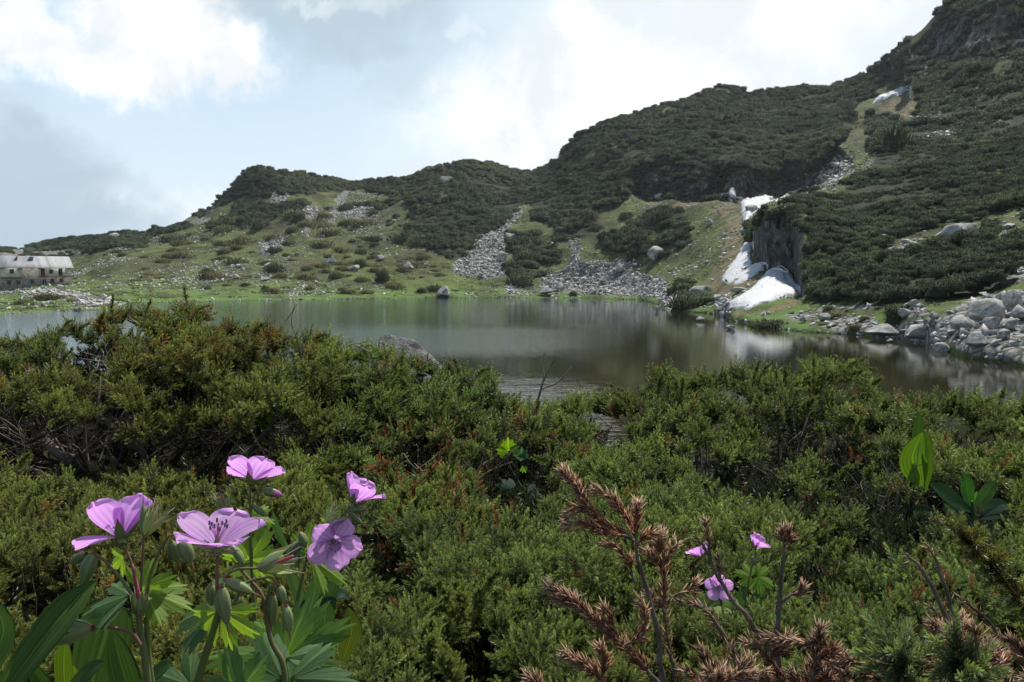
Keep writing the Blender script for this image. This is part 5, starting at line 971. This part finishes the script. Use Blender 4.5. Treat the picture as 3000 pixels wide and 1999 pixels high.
# ------------------------------------------------------------------ herbs: geraniums, broad leaves, raspberry
M_PETAL = foliage_mat('petal', .55, .5, .2, (1.15, .95, 1.15)); M_LEAF = foliage_mat('herb_leaf', .48, .55, .22, (1.7, 1.75, .5), None); M_STEM = foliage_mat('herb_stem', .15, .5, .3, (1.2, 1.2, .6))
def unit(v): v = np.asarray(v, float); return v / np.linalg.norm(v)
def flower(parent, C, axis, R, opn=65, phase=0, rng=rj, opens=None):
    """five petals round an axis; opn is the angle between axis and petals"""
    A = unit(axis); R = R * 1.32; u = np.array([1., 0, 0]); u = unit(u - A * np.dot(u, A)); w = np.cross(A, u); C = np.asarray(C)  # petal angles: 0 right, 90 up or away
    mb = MB(); mb.add(*tube([C - A * R * .12, C + A * R * .06, C + A * R * .25], [R * .10, R * .075, R * .03], 8), (.20, .26, .08))
    for k in range(10):
        a = k * pi / 5 + .2; d = u * cos(a) + w * sin(a); P = spline([C, C + A * R * .25 + d * R * .06, C + A * R * (.42 + .06 * (k % 2)) + d * R * .16], 6); mb.add(*tube(P, R * .009, 4), (.55, .28, .50)); mb.add(*tube([P[-1] - A * R * .02, P[-1] + A * R * .05], R * .022, 5), (.12, .08, .20))
    mb.add(*tube([C, C + A * R * .5], [R * .03, R * .018], 5), (.45, .15, .25)); V, F, Cc = mb.get(); fl = child('flower', V, F, M_STEM, parent, col=Cc)
    nu, nv = 13, 11; U, Vv = np.meshgrid(np.linspace(0, 1, nu), np.linspace(-1, 1, nv), indexing='ij'); F = []
    for i in range(nu - 1):
        for j in range(nv - 1): q = i * nv + j; F += [(q, q + 1, q + nv + 1), (q, q + nv + 1, q + nv)]
    F = np.array(F)
    for k in range(5):
        a = phase + k * 2 * pi / 5 + rng.normal() * .05; d = u * cos(a) + w * sin(a); s = np.cross(A, d); op = radians((opens[k] if opens else opn) + rng.normal() * 4); curl = rng.uniform(.1, .5)
        wd = .40 * np.sin(np.pi * np.clip(U, 0, 1) ** 1.25 * .80 + .16) * (1 + .02 * np.cos(9 * Vv)); wd = wd * np.where(U > .85, np.sqrt(np.clip(1 - ((U - .85) / .155) ** 2, .02, 1)), 1)
        Lr = R * (U - .05 * (U > .95) * np.cos(3 * Vv) ** 2); e = op * (.72 + .28 * np.sin(U * pi / 2)) + curl * U * U * .5; Z = np.cumsum(np.cos(e) * np.gradient(Lr, axis=0), 0); X = np.cumsum(np.sin(e) * np.gradient(Lr, axis=0), 0); Z -= Z[0]; X -= X[0]
        lat = wd * R * Vv; cup = .10 * R * Vv ** 2 * U - .02 * R * np.sin(Vv * 9 + k) * U ** 3; rip = .03 * R * np.sin(Vv * 5 + k * 2) * U ** 4
        P = C + (X[..., None] * d) + ((Z + rip)[..., None] * A) + lat[..., None] * s + cup[..., None] * (A * math.sin(op) - d * math.cos(op))
        vein = (np.abs(np.sin(Vv * 7.5)) < .28) * np.clip(1.1 - U, 0, 1); col = np.array([.80, .50, .84]) * (.92 + .16 * U)[..., None]; wh = np.clip(1 - U / .35, 0, 1)[..., None]; col = col * (1 - wh * .75) + np.array([.80, .72, .80]) * wh * .75; col = col * (1 - vein[..., None] * [.42, .58, .25])
        child('petal', P.reshape(-1, 3), F, M_PETAL, fl, smooth=True, col=col.reshape(-1, 3))
    for k in range(5):
        a = phase + (k + .5) * 2 * pi / 5; d = u * cos(a) + w * sin(a); s = np.cross(A, d); op = radians((opens[k] if opens else opn) * .95 + 6); n_ = 8; uu = np.linspace(0, 1, n_); L = R * .55; V = []; cc = []
        for i, q in enumerate(uu):
            wq = R * .10 * math.sin(pi * min(1, q * .82 + .16)) * (1 - q ** 6 * .9); c_ = C - A * R * .05 + (d * math.sin(op) + A * math.cos(op)) * L * q - A * R * .05 * math.sin(q * 3); nrm = unit(A * math.sin(op) - d * math.cos(op)); V += [c_ - s * wq, c_ - nrm * wq * .35, c_ + s * wq]; cc += [(.16, .22, .08)] * 2 + [(.20, .20, .10)] if q < .75 else [(.24, .13, .10)] * 3
        Fs = [];
        for i in range(n_ - 1):
            for j in range(2): q = i * 3 + j; Fs += [(q, q + 1, q + 4), (q, q + 4, q + 3)]
        child('sepal', V, np.array(Fs), M_STEM, fl, smooth=True, col=np.array(cc))
    return fl
def bud(parent, C, axis, L, Wd, pink=0, name='bud', beak=.25, tone=1.0):
    """ribbed, closed calyx, pointed at the tip"""
    A = unit(axis); u = unit(np.cross(A, [.2, .9, .3])); w = np.cross(A, u); C = np.asarray(C, float); Wd *= .74; n, m = 12, 15; V = []; cc = []
    for i in range(n):
        q = i / (n - 1); r = Wd / 2 * (math.sin(pi * min(1, q ** .8 * .93 + .05)) ** .8) * (1 if q < .9 else .55)
        for k in range(m):
            a = k * 2 * pi / m; rb = 1 + .10 * cos(5 * a); V.append(C + A * L * q + (u * cos(a) + w * sin(a)) * r * rb); g = np.array([.21, .275, .115]) * (1 + .30 * cos(5 * a)); g = g * (1 - q * .15) + np.array([.16, .04, .03]) * max(0, q - .6); cc.append(g * tone if q < .62 or not pink else np.array([.52, .16, .42]))
    F = [];
    for i in range(n - 1):
        for k in range(m): a = i * m + k; b_ = i * m + (k + 1) % m; F += [(a, b_, b_ + m), (a, b_ + m, a + m)]
    mb = MB().add(V, F, np.array(cc)); VV = np.array(V); ax0 = C + A * L * .45
    for _ in range(150):
        p = VV[int(rj.integers(m, len(VV) - m))]; d = unit(p - ax0 + rj.normal(size=3) * L * .15); e = p + d * Wd * .16; sd = unit(np.cross(d, A)) * Wd * .006; mb.add([p - sd, p + sd, e], [(0, 1, 2)], (.45, .46, .36))
    if beak: mb.add(*tube([C + A * L * .96, C + A * L * (1 + beak)], [Wd * .07, Wd * .02], 5), (.34, .12, .08))
    mb.add(*tube([C - A * L * .06, C + A * L * .06], [Wd * .13, Wd * .22], 8), (.22, .14, .07))
    V, F, Cc = mb.get(); return child(name, V, F, M_STEM, parent, smooth=True, col=Cc)
def open_calyx(parent, C, axis, L, beakL=0, tone=1.0, name='calyx', white=0):
    A = unit(axis); u = unit(np.cross(A, [.2, .9, .3])); w = np.cross(A, u); C = np.asarray(C, float); mb = MB(); n_ = 8
    for k in range(5):
        a = k * 2 * pi / 5 + .3; d = u * cos(a) + w * sin(a); s = np.cross(A, d); V = []; sp = rj.uniform(.22, .42)
        for q in np.linspace(0, 1, n_):
            wq = L * .17 * math.sin(pi * min(1, q * .85 + .13)); c_ = C + A * L * q * .95 + d * L * (sp * q ** .7 + .05); V += [c_ - s * wq, c_ + d * wq * .4, c_ + s * wq]
        Fs = []
        for i in range(n_ - 1):
            for j in range(2): q = i * 3 + j; Fs += [(q, q + 1, q + 4), (q, q + 4, q + 3)]
        g = np.tile(np.array([[.26, .31, .15], [.17, .22, .09], [.26, .31, .15]]), (n_, 1)) * tone; mb.add(V, Fs, g)
    if beakL: mb.add(*tube(spline([C, C + A * beakL * .5, C + A * beakL + u * beakL * .08], 8), np.linspace(L * .10, L * .045, 8), 6), (.42, .10, .12))
    for k in range(7): d = unit(A + rj.normal(size=3) * .25); mb.add(*tube([C + A * L * .2, C + d * L * rj.uniform(.9, 1.4)], [L * .02, L * .008], 4), (.62, .50, .50) if white else (.50, .38, .36))
    V, F, Cc = mb.get(); return child(name, V, F, M_STEM, parent, smooth=True, col=Cc)
def stem(parent, pts, D, r1, r2, c=(.13, .17, .06), c2=None, name='stem'):
    Q = np.array(pts, float); Dd = np.full(len(Q), D) if np.isscalar(D) else np.array(D, float); P = spline(W3(Q[:, 0], Q[:, 1], Dd), 24); V, F = tube(P, np.linspace(r1, r2, 24) * .86, 8); c2 = c if c2 is None else c2; t_ = np.repeat(np.linspace(0, 1, 24), 8); t_ = np.append(t_, 1)[:, None]; child(name, V, F, M_STEM, parent, smooth=True, col=np.array(c) * (1 - t_) + np.array(c2) * t_)
def palm_leaf(parent, C, tip, nrm, size, lobes=5, c=(.055, .12, .028), depth=.68, droop=.25, seed=0, name='leaf', teeth=1, spread=2.35):
    lobes = 3 if 1 < lobes and spread < 1.7 else lobes; depth = min(depth, .62); teeth = teeth * 1.5; r = np.random.default_rng(seed); A = unit(tip); N = unit(np.asarray(nrm, float) - A * np.dot(nrm, A)); S = np.cross(N, A); n = 150; th = np.linspace(-spread, spread, n); lp = spread * 2 / lobes; ph = (th + spread) / lp; f = np.abs((ph % 1) - .5) * 2
    env = (1 - .28 * np.abs(th) / spread); rad = (1 - depth * f ** 2.6) * env; rad *= 1 - teeth * .16 * (np.abs((ph * 5) % 1 - .5) * 2) * (1 - f * .6); rad *= 1 + .06 * np.interp(ph, range(lobes + 1), r.normal(size=lobes + 1)); rings = np.linspace(0, 1, 8); V = []; cc = []
    for q in rings:
        rr = rad * q * size; x, y = rr * np.cos(th), rr * np.sin(th); z = -droop * size * (q * rad) ** 2 + .10 * size * q * rad * (1 - f) * 1.0 + .03 * size * np.sin(th * 3 + seed) * q
        V.append(np.asarray(C) + x[:, None] * A + y[:, None] * S + z[:, None] * N); v = np.where(f < .10, 1.7, 1.0) * (1 + .18 * np.sin(ph * 50 + q * 14)) * (.92 + .16 * r.random(n)); cc.append(np.array(c) * v[:, None])
    F = []
    for i in range(len(rings) - 1):
        for k in range(n - 1): a = i * n + k; F += [(a, a + 1, a + n + 1), (a, a + n + 1, a + n)]
    child(name, np.concatenate(V), np.array(F), M_LEAF, parent, smooth=True, col=np.concatenate(cc))
def blade(parent, pts, D, wpx, nrm=(0, -1, .3), c=(.05, .10, .025), c2=None, name='leaf', pleat=.05, prof=.5, fold=.15):
    Q = np.array(pts, float); Dd = np.full(len(Q), D) if np.isscalar(D) else np.array(D, float); n, m = 30, 17; P = spline(W3(Q[:, 0], Q[:, 1], Dd), n); T_ = np.gradient(P, axis=0); T_ /= np.linalg.norm(T_, axis=1)[:, None]; W_ = wpx * Dd.mean() / FPX / 2; V = []; cc = []
    for i in range(n):
        q = i / (n - 1); s = unit(np.cross(T_[i], nrm)); nn = np.cross(s, T_[i]); wq = W_ * max(.02, math.sin(pi * min(1, q ** (prof * 2) * .97 + .02)) ** .75)
        for j in range(m): v = j / (m - 1) * 2 - 1; V.append(P[i] + s * wq * v + nn * (abs(v) * fold * wq + pleat * wq * math.cos(v * 22))); cc.append(np.array(c if c2 is None else (np.array(c) * (1 - q) + np.array(c2) * q)) * (1 + .30 * math.cos(v * 22)) * (1.4 if abs(v) < .05 else 1))
    F = []
    for i in range(n - 1):
        for k in range(m - 1): a = i * m + k; F += [(a, a + 1, a + m + 1), (a, a + m + 1, a + m)]
    return child(name, V, np.array(F), M_LEAF, parent, smooth=True, col=np.array(cc))
def at(x, y, D): return W3(np.array(float(x)), np.array(float(y)), np.array(float(D)))
def gplant(x, y, D, label):
    p = at(x, y, D); r_ = empty('geranium', p); tag(r_, label, 'flower plant', 'pink geraniums in the foreground'); return r_
GR, RD, G2 = (.14, .19, .065), (.24, .135, .08), (.18, .19, .08)
BG, DG = (.17, .27, .05), (.09, .165, .065)
# A, leftmost
D = .42; g = gplant(435, 2060, D, 'leftmost geranium, one big pink violet flower with upright petals seen from the side')
stem(g, [(440, 2070), (425, 1930), (412, 1860), (405, 1790)], D, .0024, .0018, GR, G2); stem(g, [(455, 2070), (440, 1960), (432, 1880), (428, 1810)], D * 1.01, .0020, .0014, G2, GR)
stem(g, [(402, 1740), (385, 1650), (355, 1585)], D, .0009, .0008, GR, RD); stem(g, [(412, 1740), (418, 1640), (421, 1568)], D, .0009, .0007, GR, RD); stem(g, [(428, 1760), (445, 1670), (480, 1590), (510, 1566), (535, 1580)], D, .0010, .0007, GR, RD); stem(g, [(385, 1740), (350, 1690), (310, 1645), (270, 1620)], D * .97, .0012, .0009, GR, RD); stem(g, [(412, 1890), (385, 1855), (320, 1838), (272, 1842)], D * .98, .0012, .0010, RD, RD)
flower(g, at(355, 1578, D), (-.28, .42, .86), .0200, 60, radians(180), opens=[88, 40, 46, 50, 38])
bud(g, at(421, 1568, D), (.02, 0, 1), 100 * D / FPX, 34 * D / FPX, name='bud', tone=1.3); open_calyx(g, at(424, 1568, D), (.45, .1, .8), 95 * D / FPX, tone=1.1)
bud(g, at(530, 1578, D), (.30, .1, -.95), 92 * D / FPX, 60 * D / FPX); bud(g, at(500, 1585, D * 1.03), (.15, .3, -.95), 90 * D / FPX, 46 * D / FPX, tone=.8)
bud(g, at(275, 1620, D * .97), (-.35, 0, -.9), 105 * D / FPX, 56 * D / FPX); bud(g, at(250, 1622, D), (-.75, .3, -.5), 80 * D / FPX, 40 * D / FPX, tone=.8)
open_calyx(g, at(408, 1800, D * .99), (-.03, 0, 1), 80 * D / FPX, 150 * D / FPX, .9, 'seed_calyx'); bud(g, at(410, 1806, D), (.0, 0, 1), 90 * D / FPX, 62 * D / FPX, beak=0, name='ovary')
open_calyx(g, at(272, 1840, D * .97), (-.95, 0, -.15), 110 * D / FPX, 165 * D / FPX, 1.25, 'seed_calyx', 1)
palm_leaf(g, at(415, 1725, D * 1.02), (.95, .15, .35), (.1, -.9, .3), .020, 5, BG, seed=1); palm_leaf(g, at(425, 1735, D * 1.02), (.95, -.1, -.25), (.15, -.5, .85), .030, 3, BG, seed=2, spread=1.0, depth=.4); palm_leaf(g, at(380, 1745, D), (-.95, -.1, -.28), (-.1, -.4, .9), .030, 5, DG, seed=3, spread=1.3); palm_leaf(g, at(360, 1630, D * 1.05), (-.6, .2, -.5), (0, -.8, .4), .014, 3, BG, seed=4, spread=1.4)
# B
D = .40; g = gplant(575, 2060, D, 'geranium with the widest open saucer shaped flower, second big bloom from the left')
stem(g, [(560, 2080), (590, 1960), (625, 1850), (645, 1780)], D, .0026, .0022, (.12, .17, .04), (.12, .17, .04)); stem(g, [(640, 1790), (636, 1720), (637, 1620)], D, .0012, .0010, RD, RD)
flower(g, at(636, 1606, D), (.10, -.06, 1.0), .0205, 68, radians(20), opens=[66, 70, 62, 74, 72])
bud(g, at(650, 1718, D), (.15, -.1, -1), 125 * D / FPX, 56 * D / FPX); bud(g, at(660, 1700, D * .98), (.85, 0, -.4), 95 * D / FPX, 46 * D / FPX, tone=1.1); bud(g, at(618, 1712, D * 1.02), (-.1, .2, -1), 80 * D / FPX, 40 * D / FPX, tone=.85)
palm_leaf(g, at(640, 1780, D * 1.03), (-.85, .25, -.3), (-.1, -.5, .8), .036, 5, DG, seed=5, spread=1.5); palm_leaf(g, at(650, 1790, D * 1.03), (.75, .1, -.6), (.1, -.9, .3), .026, 3, BG, seed=6, spread=1.0); palm_leaf(g, at(640, 1790, D), (-.7, .2, -.7), (0, -.8, .5), .028, 3, BG, seed=7, spread=.9)
# C, back flower
D = .56; g = gplant(760, 2030, D, 'geranium with the topmost pink flower, seen from behind, a pink bud at its right')
stem(g, [(770, 2060), (745, 1800), (735, 1600), (733, 1500)], D, .0018, .0013); stem(g, [(733, 1510), (733, 1460), (735, 1418)], D, .0009, .0008); stem(g, [(733, 1500), (720, 1490), (668, 1515)], D, .0008, .0006, RD, RD); stem(g, [(735, 1500), (750, 1440), (772, 1432)], D, .0009, .0007, RD, RD)
flower(g, at(738, 1410, D), (.0, .60, .80), .0188, 60, radians(90), opens=[58, 66, 70, 70, 66]); bud(g, at(768, 1434, D), (.95, 0, -.28), 66 * D / FPX, 36 * D / FPX, 1, beak=.05, name='pink_bud'); bud(g, at(740, 1480, D), (.75, 0, -.6), 60 * D / FPX, 26 * D / FPX)
open_calyx(g, at(662, 1505, D), (-.15, 0, 1), 60 * D / FPX, 60 * D / FPX, 1.2, 'seed_calyx', 1); palm_leaf(g, at(735, 1515, D * 1.03), (-.6, .2, .3), (0, -.8, .6), .016, 5, BG, seed=8); palm_leaf(g, at(740, 1520, D * 1.03), (.7, .2, -.2), (0, -.7, .6), .018, 5, BG, seed=9); palm_leaf(g, at(730, 1640, D), (.45, .1, .8), (0, -.95, .2), .030, 5, BG, seed=10); palm_leaf(g, at(740, 1650, D * 1.02), (-.6, .1, .3), (0, -.95, .2), .024, 5, DG, seed=11)
# D, the middle stems
D = .46; g = gplant(835, 2060, D, 'flowerless budding geranium amid the big blooms, pale spent calyx and drooping buds')
stem(g, [(838, 2080), (830, 1950), (795, 1880), (778, 1800), (765, 1740), (705, 1670)], D, .0022, .0010, (.14, .18, .07), RD); stem(g, [(775, 1780), (790, 1720), (760, 1690)], D, .0011, .0008); stem(g, [(690, 1760), (720, 1710), (790, 1692), (820, 1720)], D * .98, .0012, .0008, GR, RD); stem(g, [(650, 1700), (690, 1670), (755, 1665)], D, .0010, .0008, RD, RD)
open_calyx(g, at(758, 1665, D), (.9, 0, .25), 110 * D / FPX, 110 * D / FPX, 1.25, 'spent_calyx', 1); bud(g, at(820, 1715, D * .98), (.2, 0, -1), 60 * D / FPX, 36 * D / FPX, tone=1.2); bud(g, at(838, 1775, D * .98), (.1, 0, -1), 90 * D / FPX, 44 * D / FPX, tone=1.3); bud(g, at(800, 1740, D), (-.1, .1, -1), 115 * D / FPX, 42 * D / FPX); bud(g, at(705, 1745, D), (-.4, .0, -.9), 60 * D / FPX, 40 * D / FPX, tone=.9)
bud(g, at(712, 1650, D), (-.5, 0, .85), 70 * D / FPX, 36 * D / FPX, tone=1.2, beak=.1)
palm_leaf(g, at(838, 1925, D * 1.04), (-.95, .1, .05), (-.05, -.35, .9), .056, 5, (.085, .165, .03), seed=12, spread=1.1, depth=.5); palm_leaf(g, at(838, 1930, D * 1.06), (.9, .15, .45), (-.2, -.8, .5), .052, 5, (.085, .165, .03), seed=13, spread=1.0, depth=.6); palm_leaf(g, at(838, 1925, D * 1.05), (.35, .15, .95), (0, -.95, .2), .042, 5, DG, seed=14, spread=1.5); palm_leaf(g, at(838, 1930, D * 1.02), (.8, -.1, -.4), (0, -.6, .8), .034, 5, DG, seed=15, spread=1.2)
palm_leaf(g, at(830, 1995, D), (-.9, 0, -.05), (0, -.7, .7), .045, 7, DG, seed=16, spread=1.6); palm_leaf(g, at(700, 2030, D * .95), (-.3, .1, .8), (0, -.95, .3), .030, 5, DG, seed=17, spread=1.5); palm_leaf(g, at(560, 2010, D), (-.9, .1, .3), (0, -.7, .7), .030, 5, DG, seed=18, spread=1.5); palm_leaf(g, at(850, 1990, D), (.8, .1, -.05), (0, -.7, .7), .040, 5, DG, seed=19, spread=1.2)
# E, right of the cluster
D = .56; g = gplant(850, 2040, D, 'geranium carrying two pink flowers one above the other, at the right of the big cluster')
stem(g, [(850, 2060), (855, 1850), (875, 1740), (895, 1650)], D, .0019, .0014); stem(g, [(895, 1650), (925, 1580), (945, 1560)], D, .0010, .0008, GR, RD); stem(g, [(935, 1565), (955, 1545), (985, 1535)], D, .0009, .0007, RD, RD); stem(g, [(940, 1562), (965, 1568), (985, 1580)], D, .0009, .0007, RD, RD); stem(g, [(985, 1540), (1005, 1510), (1030, 1478)], D, .0009, .0008, RD, RD); stem(g, [(1000, 1510), (1020, 1500), (1025, 1496)], D, .0007, .0006, RD, RD)
flower(g, at(1036, 1476, D), (.30, .30, .85), .0178, 46, radians(10), opens=[62, 36, 30, 34, 56]); flower(g, at(978, 1582, D), (.30, -.92, -.12), .0170, 74, radians(60))
bud(g, at(1022, 1492, D), (1, 0, .02), 56 * D / FPX, 26 * D / FPX); bud(g, at(1020, 1500, D * 1.01), (.75, 0, -.65), 62 * D / FPX, 22 * D / FPX, tone=.85); open_calyx(g, at(955, 1535, D), (.45, 0, .75), 56 * D / FPX, 0, 1.4, 'calyx', 1); bud(g, at(960, 1538, D * .99), (.9, 0, .35), 66 * D / FPX, 26 * D / FPX, tone=1.2)
bud(g, at(895, 1600, D), (-.35, 0, .9), 50 * D / FPX, 36 * D / FPX); bud(g, at(880, 1590, D), (-.6, 0, -.75), 60 * D / FPX, 40 * D / FPX, tone=.8); bud(g, at(905, 1605, D), (.5, 0, -.85), 56 * D / FPX, 28 * D / FPX); bud(g, at(872, 1605, D), (.0, 0, -1), 66 * D / FPX, 26 * D / FPX, tone=.9)
palm_leaf(g, at(975, 1530, D * 1.02), (-.3, .1, .9), (0, -.9, .3), .012, 3, BG, seed=20, spread=1.4); palm_leaf(g, at(960, 1560, D * 1.02), (-.75, .1, .3), (0, -.8, .5), .014, 3, BG, seed=21, spread=1.2); palm_leaf(g, at(900, 1610, D * 1.03), (.1, .2, .9), (0, -.95, .2), .022, 5, BG, seed=22, spread=1.4); palm_leaf(g, at(915, 1640, D * 1.02), (.8, -.1, -.5), (.3, -.7, .5), .033, 5, BG, seed=23, spread=.9); palm_leaf(g, at(895, 1620, D * 1.04), (-.85, .1, -.1), (0, -.8, .5), .020, 5, DG, seed=24, spread=1.2)
# right hand small plants
D = .90; g = gplant(2200, 2000, .93, 'far smaller looking geranium at right with three pale pink flowers behind bare twigs')
stem(g, [(2190, 2050), (2180, 1850), (2190, 1720), (2215, 1620)], D * 1.02, .0016, .0010); stem(g, [(2130, 1850), (2110, 1760), (2080, 1680), (2060, 1640)], D, .0014, .0009); stem(g, [(2120, 1790), (2110, 1740)], D, .0010, .0008)
flower(g, at(2056, 1632, D), (-.35, .45, .80), .0150, 58, .3); flower(g, at(2212, 1606, D * 1.02), (.45, .05, .88), .0142, 52, radians(0), opens=[66, 40, 30, 46, 56]); flower(g, at(2104, 1718, D), (-.05, -.96, .05), .0138, 80, radians(90))
bud(g, at(2200, 1630, D * 1.02), (.5, 0, -.8), 36 * D / FPX, 20 * D / FPX); bud(g, at(2210, 1650, D * 1.02), (.6, 0, .5), 30 * D / FPX, 16 * D / FPX)
palm_leaf(g, at(2190, 1800, D * 1.02), (.6, .1, .75), (0, -.9, .3), .038, 5, (.04, .09, .045), seed=30); palm_leaf(g, at(2170, 1800, D), (-.9, .0, .1), (0, -.6, .8), .041, 5, BG, seed=31, spread=1.6); palm_leaf(g, at(2190, 1810, D), (.9, .0, .0), (0, -.6, .8), .028, 5, DG, seed=32, spread=1.6); palm_leaf(g, at(2200, 1690, D * 1.03), (-.7, .1, .2), (0, -.8, .5), .021, 5, BG, seed=33); palm_leaf(g, at(2220, 1690, D * 1.03), (.7, .1, -.4), (0, -.8, .5), .026, 5, BG, seed=34); palm_leaf(g, at(2110, 1760, D * 1.02), (-.7, .1, .3), (0, -.8, .5), .021, 5, DG, seed=35)
# broad leaved herbs
def herb(name, x, y, D, label): p = at(x, y, D); r_ = empty(name, p); tag(r_, label, 'herb'); return r_
D = .38; h = herb('false_hellebore', 0, 2060, D, 'broad leaved herb at the bottom left corner with one long bright blade pointing up')
blade(h, [(-60, 2120), (60, 1960), (160, 1830), (230, 1750), (276, 1700)], [D, D, D * 1.02, D * 1.04, D * 1.06], 150, (-.5, -.8, .4), (.050, .105, .020), (.075, .13, .025)); blade(h, [(-40, 2060), (-30, 1950), (10, 1860), (0, 1800), (-10, 1790)], D * 1.1, 110, (-.3, -.9, .2), (.03, .06, .03)); blade(h, [(190, 2120), (150, 2040), (110, 1980), (95, 1940)], D * 1.15, 50, (.2, -.9, .2), (.035, .07, .025))
D = .50; h = herb('false_hellebore', 300, 2080, D, 'dark pleated broad leaves standing behind the leftmost geranium stem')
blade(h, [(250, 2150), (275, 1980), (310, 1860), (325, 1780), (330, 1760)], D, 170, (0, -1, .1), (.030, .058, .028)); blade(h, [(400, 2150), (375, 2020), (350, 1930), (330, 1850)], D * .95, 90, (.2, -.9, .2), (.034, .07, .030)); blade(h, [(210, 2120), (190, 2000), (188, 1920), (195, 1870)], D * .9, 60, (-.1, -1, .1), (.07, .12, .02)); blade(h, [(150, 2100), (220, 2010), (270, 1960), (308, 1938)], D * .85, 60, (-.2, -.7, .7), (.055, .10, .040)); blade(h, [(240, 2100), (230, 2020), (215, 1950)], D * .88, 50, (0, -1, .1), (.09, .14, .02)); blade(h, [(360, 2110), (420, 2010), (480, 1955), (506, 1945)], D * .86, 50, (-.2, -.7, .7), (.06, .11, .045))
D = .66; h = herb('lance_leaved_herb', 920, 1950, D, 'lance shaped grey green leaves under the right pair of pink flowers')
blade(h, [(860, 1960), (880, 1860), (915, 1760), (930, 1680)], D, 60, (.1, -1, .1), (.04, .08, .05)); blade(h, [(960, 1950), (950, 1860), (960, 1760), (995, 1680)], D, 70, (-.3, -.9, .1), (.03, .065, .035)); blade(h, [(900, 1820), (880, 1760), (860, 1700), (840, 1670)], D, 40, (0, -1, .2), (.045, .085, .05)); blade(h, [(930, 1780), (960, 1750), (1000, 1740), (1025, 1755)], D, 40, (0, -.6, .8), (.05, .09, .06)); blade(h, [(1000, 1950), (1030, 1850), (1020, 1780)], D, 60, (.3, -.9, .1), (.06, .08, .02)); blade(h, [(850, 1620), (815, 1560), (800, 1500)], D, 26, (0, -1, .1), (.04, .09, .05))
D = 2.1; h = herb('false_hellebore', 2690, 1480, D, 'bright upright pleated leaf standing in the junipers at right')
blade(h, [(2700, 1425), (2682, 1380), (2674, 1335), (2702, 1268)], D, 78, (-.2, -1, .1), (.065, .13, .015), (.09, .165, .02)); blade(h, [(2712, 1440), (2722, 1360), (2716, 1300), (2708, 1262)], D * 1.01, 36, (.3, -1, .1), (.06, .12, .015)); blade(h, [(2680, 1330), (2686, 1280), (2692, 1240), (2690, 1205)], D * 1.03, 34, (0, -1, .1), (.03, .06, .025))
D = 1.75; h = herb('leafy_herb', 2850, 1580, D, 'dark leafy herb with radiating lance shaped leaves near the right edge'); stem(h, [(2870, 1640), (2855, 1540), (2848, 1470)], D, .006, .004, (.05, .10, .03))
for q, (pp, w, c_) in enumerate([([(2850, 1500), (2800, 1470), (2760, 1440), (2725, 1418)], 54, (.025, .07, .025)), ([(2845, 1520), (2810, 1530), (2780, 1500), (2765, 1475)], 40, (.05, .08, .07)), ([(2850, 1500), (2835, 1450), (2830, 1410), (2820, 1385)], 44, (.025, .08, .025)), ([(2850, 1495), (2880, 1460), (2900, 1430), (2920, 1410)], 40, (.03, .07, .035)), ([(2855, 1510), (2900, 1490), (2930, 1480), (2950, 1478)], 44, (.06, .10, .08)), ([(2858, 1520), (2900, 1510), (2930, 1500), (2945, 1490)], 36, (.05, .09, .07)), ([(2850, 1540), (2830, 1520), (2790, 1500), (2780, 1490)], 34, (.06, .09, .09)), ([(2860, 1580), (2890, 1560), (2920, 1550), (2940, 1558)], 40, (.05, .09, .08)), ([(2740, 1500), (2700, 1500), (2680, 1520)], 40, (.02, .05, .025)), ([(2850, 1500), (2855, 1470), (2862, 1440)], 26, (.06, .16, .02))]): blade(h, pp, D * (1 + .01 * q), w, (0, -.8, .6), c_, pleat=.02)
D = 2.6; h = herb('raspberry_shoot', 1540, 1480, D, 'raspberry shoot in the middle of the junipers, bright toothed leaf on top'); stem(h, [(1530, 1500), (1515, 1400), (1512, 1340), (1490, 1310)], D, .004, .002, (.06, .11, .03))
def leaflet(h, x, y, tip, nrm, s, c_, sd): palm_leaf(h, at(x, y, D * .97), tip, nrm, s, 1, c_, depth=.15, seed=sd, spread=1.0, teeth=1.2, droop=.1)
for q, (x, y, tp_, nr_, s, c_) in enumerate([(1490, 1322, (-.05, 0, 1), (0, -1, .2), .050, (.16, .28, .02)), (1488, 1322, (-.95, 0, .15), (0, -1, .3), .042, (.14, .26, .02)), (1494, 1322, (.8, 0, .45), (0, -1, .2), .036, (.05, .10, .05)), (1525, 1352, (.1, 0, 1), (0, -.8, .6), .046, (.05, .11, .08)), (1520, 1340, (.7, 0, .6), (0, -.8, .6), .036, (.05, .11, .08)), (1530, 1365, (.2, 0, -.4), (0, -.9, .4), .028, (.12, .24, .03)), (1520, 1440, (-.9, 0, .25), (0, -.7, .7), .080, (.022, .060, .040)), (1530, 1440, (.8, 0, -.2), (0, -.7, .7), .075, (.030, .075, .055)), (1540, 1455, (.5, 0, -.6), (0, -.7, .7), .055, (.05, .09, .075)), (1515, 1450, (0, 0, -.9), (0, -.9, .4), .060, (.02, .05, .035)), (1500, 1460, (-.7, 0, -.3), (0, -.8, .5), .060, (.02, .055, .035))]): leaflet(h, x, y, tp_, nr_, s, c_, 40 + q)
